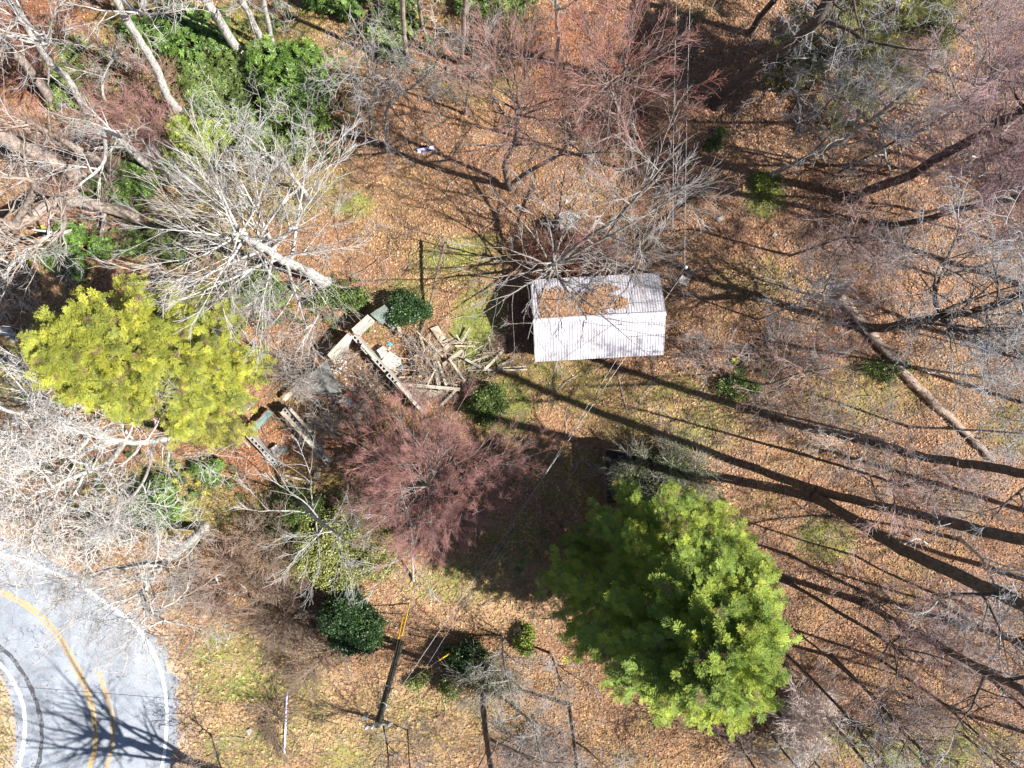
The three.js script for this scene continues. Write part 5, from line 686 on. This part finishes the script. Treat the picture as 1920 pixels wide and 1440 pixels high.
bareShrub({ at: [1500, 1340], rx: 1.5, rz: 1.0, h: 1.6, n: 300, canes: 22, color: [0.62, 0.52, 0.47], label: 'pinkish white shrub right of the lower part of the big green evergreen', leafy: { n: 1200, cols: [C(0.6, 0.48, 0.43), C(0.75, 0.66, 0.6)], size: 0.7 } });
bareShrub({ at: [1520, 1280], rx: 1.0, rz: 0.9, h: 1.2, n: 160, canes: 14, color: [0.45, 0.37, 0.33], label: 'pale pinkish twigs above the pinkish white shrub' });
bareShrub({ at: [80, 120], rx: 2.2, rz: 2.4, h: 1.6, n: 420, canes: 26, roots: 12, color: [0.37, 0.2, 0.15], label: 'red brown thicket in the far upper left corner' });
bareShrub({ at: [255, 160], rx: 1.9, rz: 1.9, h: 1.4, n: 380, canes: 24, roots: 10, color: [0.36, 0.22, 0.17], label: 'red brown thicket between the curved pale tree and the forked pale tree' });
bareShrub({ at: [270, 250], rx: 1.9, rz: 1.5, h: 1.3, n: 380, canes: 24, roots: 10, color: [0.36, 0.2, 0.18], spray: 'red', label: 'reddish thicket above the thick white broken tree' });
bareShrub({ at: [120, 300], rx: 2.4, rz: 1.4, h: 1.3, n: 380, canes: 24, roots: 10, color: [0.33, 0.25, 0.22], label: 'grey brown thicket beside the thickest tan trunk' });
bareShrub({ at: [370, 390], rx: 1.9, rz: 1.5, h: 1.2, n: 380, canes: 22, roots: 10, color: [0.37, 0.33, 0.25], label: 'tan thicket below the yellow green shrub', leafy: { n: 500, cols: [C(0.45, 0.3, 0.1), C(0.6, 0.45, 0.16)], size: 0.6 } });
bareShrub({ at: [520, 350], rx: 2.2, rz: 1.2, h: 1.2, n: 360, canes: 22, roots: 10, color: [0.36, 0.33, 0.27], label: 'tan thicket with withered leaves above the large radiating white tree', leafy: { n: 500, cols: [C(0.4, 0.3, 0.1), C(0.55, 0.42, 0.16)], size: 0.6 } });
bareShrub({ at: [960, 95], rx: 2.2, rz: 1.4, h: 1.3, n: 380, canes: 24, roots: 12, color: [0.29, 0.2, 0.15], label: 'dark brown thicket at the top edge above the tan fallen log' });
bareShrub({ at: [1085, 480], rx: 2.2, rz: 0.9, h: 1.2, n: 420, canes: 24, roots: 12, color: [0.33, 0.17, 0.13], spray: 'red', label: 'reddish thicket pressed against the back wall of the shed' });
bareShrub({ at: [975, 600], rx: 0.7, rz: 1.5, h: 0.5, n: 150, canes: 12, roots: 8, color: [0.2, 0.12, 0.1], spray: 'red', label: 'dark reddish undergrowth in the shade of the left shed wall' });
bareShrub({ at: [1200, 225], rx: 1.9, rz: 1.5, h: 1.3, n: 320, canes: 20, roots: 9, color: [0.35, 0.2, 0.16], spray: 'red', label: 'reddish thicket left of the wires at the top of the woods' });
bareShrub({ at: [1650, 480], rx: 2.2, rz: 1.3, h: 1.0, n: 260, canes: 20, roots: 10, color: [0.36, 0.29, 0.27], label: 'thin pinkish thicket right of the hazy pinkish grey small tree' });
bareShrub({ at: [1480, 650], rx: 2.2, rz: 1.6, h: 0.9, n: 260, canes: 20, roots: 12, color: [0.34, 0.28, 0.26], label: 'thin grey thicket between the shed and the long fallen trunk' });
bareShrub({ at: [1480, 780], rx: 2.4, rz: 1.6, h: 0.9, n: 260, canes: 20, roots: 12, color: [0.33, 0.28, 0.24], label: 'thin grey thicket above the V of dark trunks' });
bareShrub({ at: [1760, 920], rx: 2.4, rz: 1.5, h: 1.0, n: 260, canes: 20, roots: 12, color: [0.33, 0.28, 0.26], label: 'thin grey thicket between the straight dark trunk and the V of trunks' });
bareShrub({ at: [1780, 1180], rx: 2.8, rz: 1.8, h: 1.1, n: 380, canes: 26, roots: 14, color: [0.33, 0.26, 0.24], label: 'grey brown thicket at the right edge below the V of trunks' });
bareShrub({ at: [1720, 1340], rx: 2.6, rz: 1.3, h: 1.0, n: 300, canes: 20, roots: 12, color: [0.34, 0.27, 0.22], label: 'brown thicket in the lower right corner above the green cover' });
bareShrub({ at: [1400, 1400], rx: 1.6, rz: 0.9, h: 1.2, n: 220, canes: 18, roots: 8, color: [0.3, 0.25, 0.22], label: 'dark thicket under the lower edge of the big green evergreen' });
bareShrub({ at: [920, 1260], rx: 1.0, rz: 1.2, h: 1.4, n: 260, canes: 18, roots: 7, color: [0.34, 0.31, 0.26], label: 'pale twiggy shrub right of the dark shrub at the guy wire', leafy: { n: 400, cols: [C(0.12, 0.16, 0.05), C(0.28, 0.3, 0.1)], size: 0.9 } });
bareShrub({ at: [1000, 1400], rx: 2.2, rz: 1.0, h: 1.0, n: 300, canes: 20, roots: 10, color: [0.3, 0.24, 0.21], label: 'brown thicket at the lower edge between the two brown trunks' });
bareShrub({ at: [590, 680], rx: 1.4, rz: 1.1, h: 1.1, n: 160, canes: 16, roots: 7, color: [0.34, 0.3, 0.27], spray: 'gnarl', label: 'bare twigs hanging in the dark hollow beside the ruin' });

bareShrub({ at: [700, 742], rx: 1.3, rz: 0.8, h: 0.8, n: 130, canes: 12, roots: 8, color: [0.36, 0.3, 0.26], spray: 'gnarl', label: 'bare grey brush growing through the leafy floor along the long block wall' });
bareShrub({ at: [800, 690], rx: 1.2, rz: 1.2, h: 1.0, n: 110, canes: 12, roots: 8, color: [0.38, 0.32, 0.27], spray: 'gnarl', label: 'thin bare stems growing up through the debris heap' });
bareShrub({ at: [600, 800], rx: 1.2, rz: 0.9, h: 1.0, n: 130, canes: 12, roots: 8, color: [0.34, 0.29, 0.25], spray: 'gnarl', label: 'bare grey brush in the lower room of the ruin by the white beams' });

// ---------------------------------------------------------------- leaf litter, grass and sticks over the ground
{
  const R = rng(4242), l = [[], []], X = 27, Zz = 20.5;
  const shedIn = (x, z) => Math.abs(x - 3.6) < 2.3 && Math.abs(z + 2.8) < 1.35;
  for (let i = 0; i < 450000; i++) {
    const x = (R() * 2 - 1) * X, z = (R() * 2 - 1) * Zz, a = R(), b = R(), c2 = R(), d = R(), e = R(), f = R();
    if (shedIn(x, z)) continue; if (x < -12 && z > 3) { const rd = roadDist(x, z); if (rd < (b < 0.006 ? -9 : b * b * 1.2 - 0.25)) continue; }
    const c = cover(x, z); if (a < c.grass * 0.85 || a < c.dry * 0.45) continue;
    const px = 960 + x * PPM, py = 720 + z * PPM, t = fbm(x * 0.45 + 60, z * 0.45 + 9, 3), pale = clamp((t - 0.35) * 2.2), k = Math.pow(c2, 0.8);
    const v = (0.5 + 0.62 * d) * (0.78 + 0.44 * fbm(x * 1.3 + 2, z * 1.3 - 7, 3)); const straw = smooth(0.5, 0.66, fbm(x * 0.6 - 20, z * 0.6 + 44, 3)); let r = lerp(0.25, 0.67, k * (0.5 + 0.5 * pale)), g = lerp(0.12, 0.43, k * (0.5 + 0.5 * pale)), bl = lerp(0.06, 0.265, k * (0.5 + 0.5 * pale)); r *= 1 - 0.03 * straw; g *= 1 + 0.05 * straw; bl *= 1 - 0.14 * straw;
    if (c.red > 0.2 && e < c.red) { r = lerp(0.3, 0.42, k); g = lerp(0.1, 0.17, k); bl = lerp(0.05, 0.08, k); }
    if (px > 1300 && e < 0.4) { r *= 0.95; g *= 0.96; bl *= 1.15; }
    l[i & 1].push([orient(V(x, gh(x, z) + 0.012 + 0.04 * f, z), V((e - 0.5) * 0.95, 1, (b - 0.5) * 0.95), R() * 6.283, 0.06 + 0.055 * f, 0.048 + 0.05 * d), C(r * v, g * v, bl * v)]);
  }
  const g = new THREE.Group(); g.name = 'leaf_litter'; scene.add(g); tag(g, 'fallen brown and tan leaves covering the woodland floor', 'leaf litter', null, 'stuff');
  l.forEach((q, i) => scatter('leaves', DEADLEAF[i], M.leaf, q, g));
}
{
  const R = rng(991), gr = [], dr = [];
  for (let i = 0; i < 150000; i++) {
    const x = (R() * 2 - 1) * 25, z = (R() * 2 - 1) * 19, a = R(), b = R(), s = R(); if (x < -12 && z > 3 && roadDist(x, z) < 0.15) continue; if (Math.abs(x - 3.6) < 2.4 && Math.abs(z + 2.8) < 1.4) continue;
    const c = cover(x, z), p = V(x, gh(x, z) - 0.01, z), v = 0.6 + 0.7 * b;
    if (a < c.grass * 0.75) gr.push([orient(p, V((s - .5) * .5, 1, (b - .5) * .5), R() * 6.28, 0.07 + 0.09 * s), C((0.2 + 0.12 * s) * v, (0.25 + 0.07 * s) * v, 0.06 * v)]);
    else if (a > 1 - c.dry * 0.3) dr.push([orient(p, V((s - .5) * .7, 1, (b - .5) * .7), R() * 6.28, 0.1 + 0.14 * s), C(0.55 * v, 0.4 * v, 0.2 * v)]);
  }
  tag(scatter('grass', TUFT, M.leaf, gr, scene), 'short green grass and moss between the fallen leaves', 'grass', null, 'stuff');
  tag(scatter('dry_grass', TUFT, M.leaf, dr, scene), 'straw coloured dry grass on the bank beside the road', 'dry grass', null, 'stuff');
  const st = tubes([{ pts: [V(-.5, 0, 0), V(-.15, 0.02, 0.05), V(.2, 0.01, -0.03), V(.5, 0.03, 0.04)], r: [0.012, 0.011, 0.009, 0.006], k: 4 }, { pts: [V(0, 0.01, 0.02), V(.2, 0.06, .15), V(.32, 0.05, .26)], r: [0.007, 0.006, 0.004], k: 3 }]), sl = [];
  for (let i = 0; i < 9000; i++) { const x = (R() * 2 - 1) * 25, z = (R() * 2 - 1) * 19; if (x < -12 && z > 3 && roadDist(x, z) < 0.2) continue; if (Math.abs(x - 3.6) < 2.3 && Math.abs(z + 2.8) < 1.3) continue; const s = 0.25 + R() * R() * 1.5, v = 0.25 + R() * 1.0; sl.push([orient(V(x, gh(x, z) + 0.05, z), V((R() - .5) * .3, 1, (R() - .5) * .3), R() * 6.28, s), C(0.4 * v, 0.34 * v, 0.29 * v)]); }
  tag(scatter('fallen_twigs', st, M.twig, sl, scene), 'thin grey sticks strewn over the leaves', 'twigs', null, 'stuff');
}

{
  const R = rng(5151), GREEN = [[400, 130, 260, 150, 1], [500, 260, 170, 100, 0.8], [880, 40, 120, 60, 0.6], [340, 430, 130, 90, 0.7], [250, 350, 90, 70, 0.7], [500, 550, 170, 60, 0.8], [660, 590, 90, 40, 0.8], [320, 930, 120, 80, 1], [600, 980, 110, 90, 0.6], [130, 470, 100, 80, 0.7], [740, 60, 110, 80, 0.6], [60, 700, 80, 60, 0.5], [900, 740, 60, 60, 0.5], [1640, 1400, 230, 50, 0.4], [1000, 1040, 100, 60, 0.35], [1390, 720, 60, 50, 0.4], [150, 130, 120, 90, 0.3], [560, 1060, 90, 60, 0.4], [190, 870, 190, 130, 0.85], [300, 760, 80, 60, 0.6], [480, 1260, 120, 60, 0.15], [1030, 720, 90, 40, 0.2]],
    BRUSH = [[1700, 200, 330, 260, 1], [1600, 700, 360, 260, 0.8], [1700, 1200, 330, 260, 1], [200, 200, 300, 260, 0.9], [500, 1080, 190, 190, 1], [480, 400, 260, 180, 0.7], [1050, 120, 260, 160, 0.7], [1000, 1380, 240, 80, 0.7], [160, 860, 200, 160, 0.7], [560, 660, 120, 110, 0.6], [1150, 460, 180, 60, 0.6], [1230, 300, 120, 120, 0.4]];
  const gl = [[], []], cl = [[], []], bl = [[], []], hl = [[], []];
  const blocked = (x, z) => (x < -12 && z > 3 && roadDist(x, z) < 0.4) || (Math.abs(x - 3.6) < 2.5 && Math.abs(z + 2.8) < 1.5);
  for (let i = 0; i < 60000; i++) {
    const x = (R() * 2 - 1) * 24.5, z = (R() * 2 - 1) * 18.5, a = R(), b = R(), c = R(), d = R(); if (blocked(x, z)) continue;
    const px = 960 + x * PPM, py = 720 + z * PPM, n = smooth(0.35, 0.62, fbm(x * 0.8 + 70, z * 0.8 - 30, 3)), y = gh(x, z), v = 0.55 + 0.8 * c;
    if (a < fall(GREEN, px, py) * n * 0.5) (d < 0.55 ? gl : cl)[i & 1].push([orient(V(x, y + 0.04 + 0.4 * b * b, z), V(R() - 0.5, 1.2, R() - 0.5), R() * 6.28, 0.7 + 0.6 * R()), d < 0.12 ? C(0.3 * v, 0.3 * v, 0.05 * v) : C(0.07 * v, 0.115 * v, 0.03 * v)]);
    else if (a > 1 - (0.022 + 0.1 * fall(BRUSH, px, py)) * (0.4 + 1.2 * n)) { const red = fbm(x * 0.3 + 9, z * 0.3, 2) > 0.52; (d < 0.5 ? bl : hl)[i & 1].push([orient(V(x, y + 0.02, z), V(R() - 0.5, 0.15 + 0.6 * R(), R() - 0.5), R() * 6.28, 0.45 + 0.65 * R()), d < 0.3 ? C(0.15 * v, 0.115 * v, 0.09 * v) : red ? C(0.37 * v, 0.21 * v, 0.165 * v) : C(0.37 * v, 0.29 * v, 0.235 * v)]); }
  }
  const u = new THREE.Group(); u.name = 'green_undergrowth'; scene.add(u); tag(u, 'low evergreen leaves growing over the woodland floor', 'undergrowth', null, 'stuff');
  for (const k of [0, 1]) { scatter('leaves', WHORL[k], M.leaf, gl[k], u); scatter('leaves', CLUMP[k], M.leaf, cl[k], u); }
  const w = new THREE.Group(); w.name = 'bare_undergrowth'; scene.add(w); tag(w, 'low tangle of bare brown and grey twigs over the fallen leaves', 'undergrowth', null, 'stuff');
  for (const k of [0, 1]) { scatter('twigs', SPRAY.gnarl[k], M.twig, bl[k], w); scatter('twigs', SPRAY.maple[k], M.twig, hl[k], w); }
}
renderer.render(scene, camera);
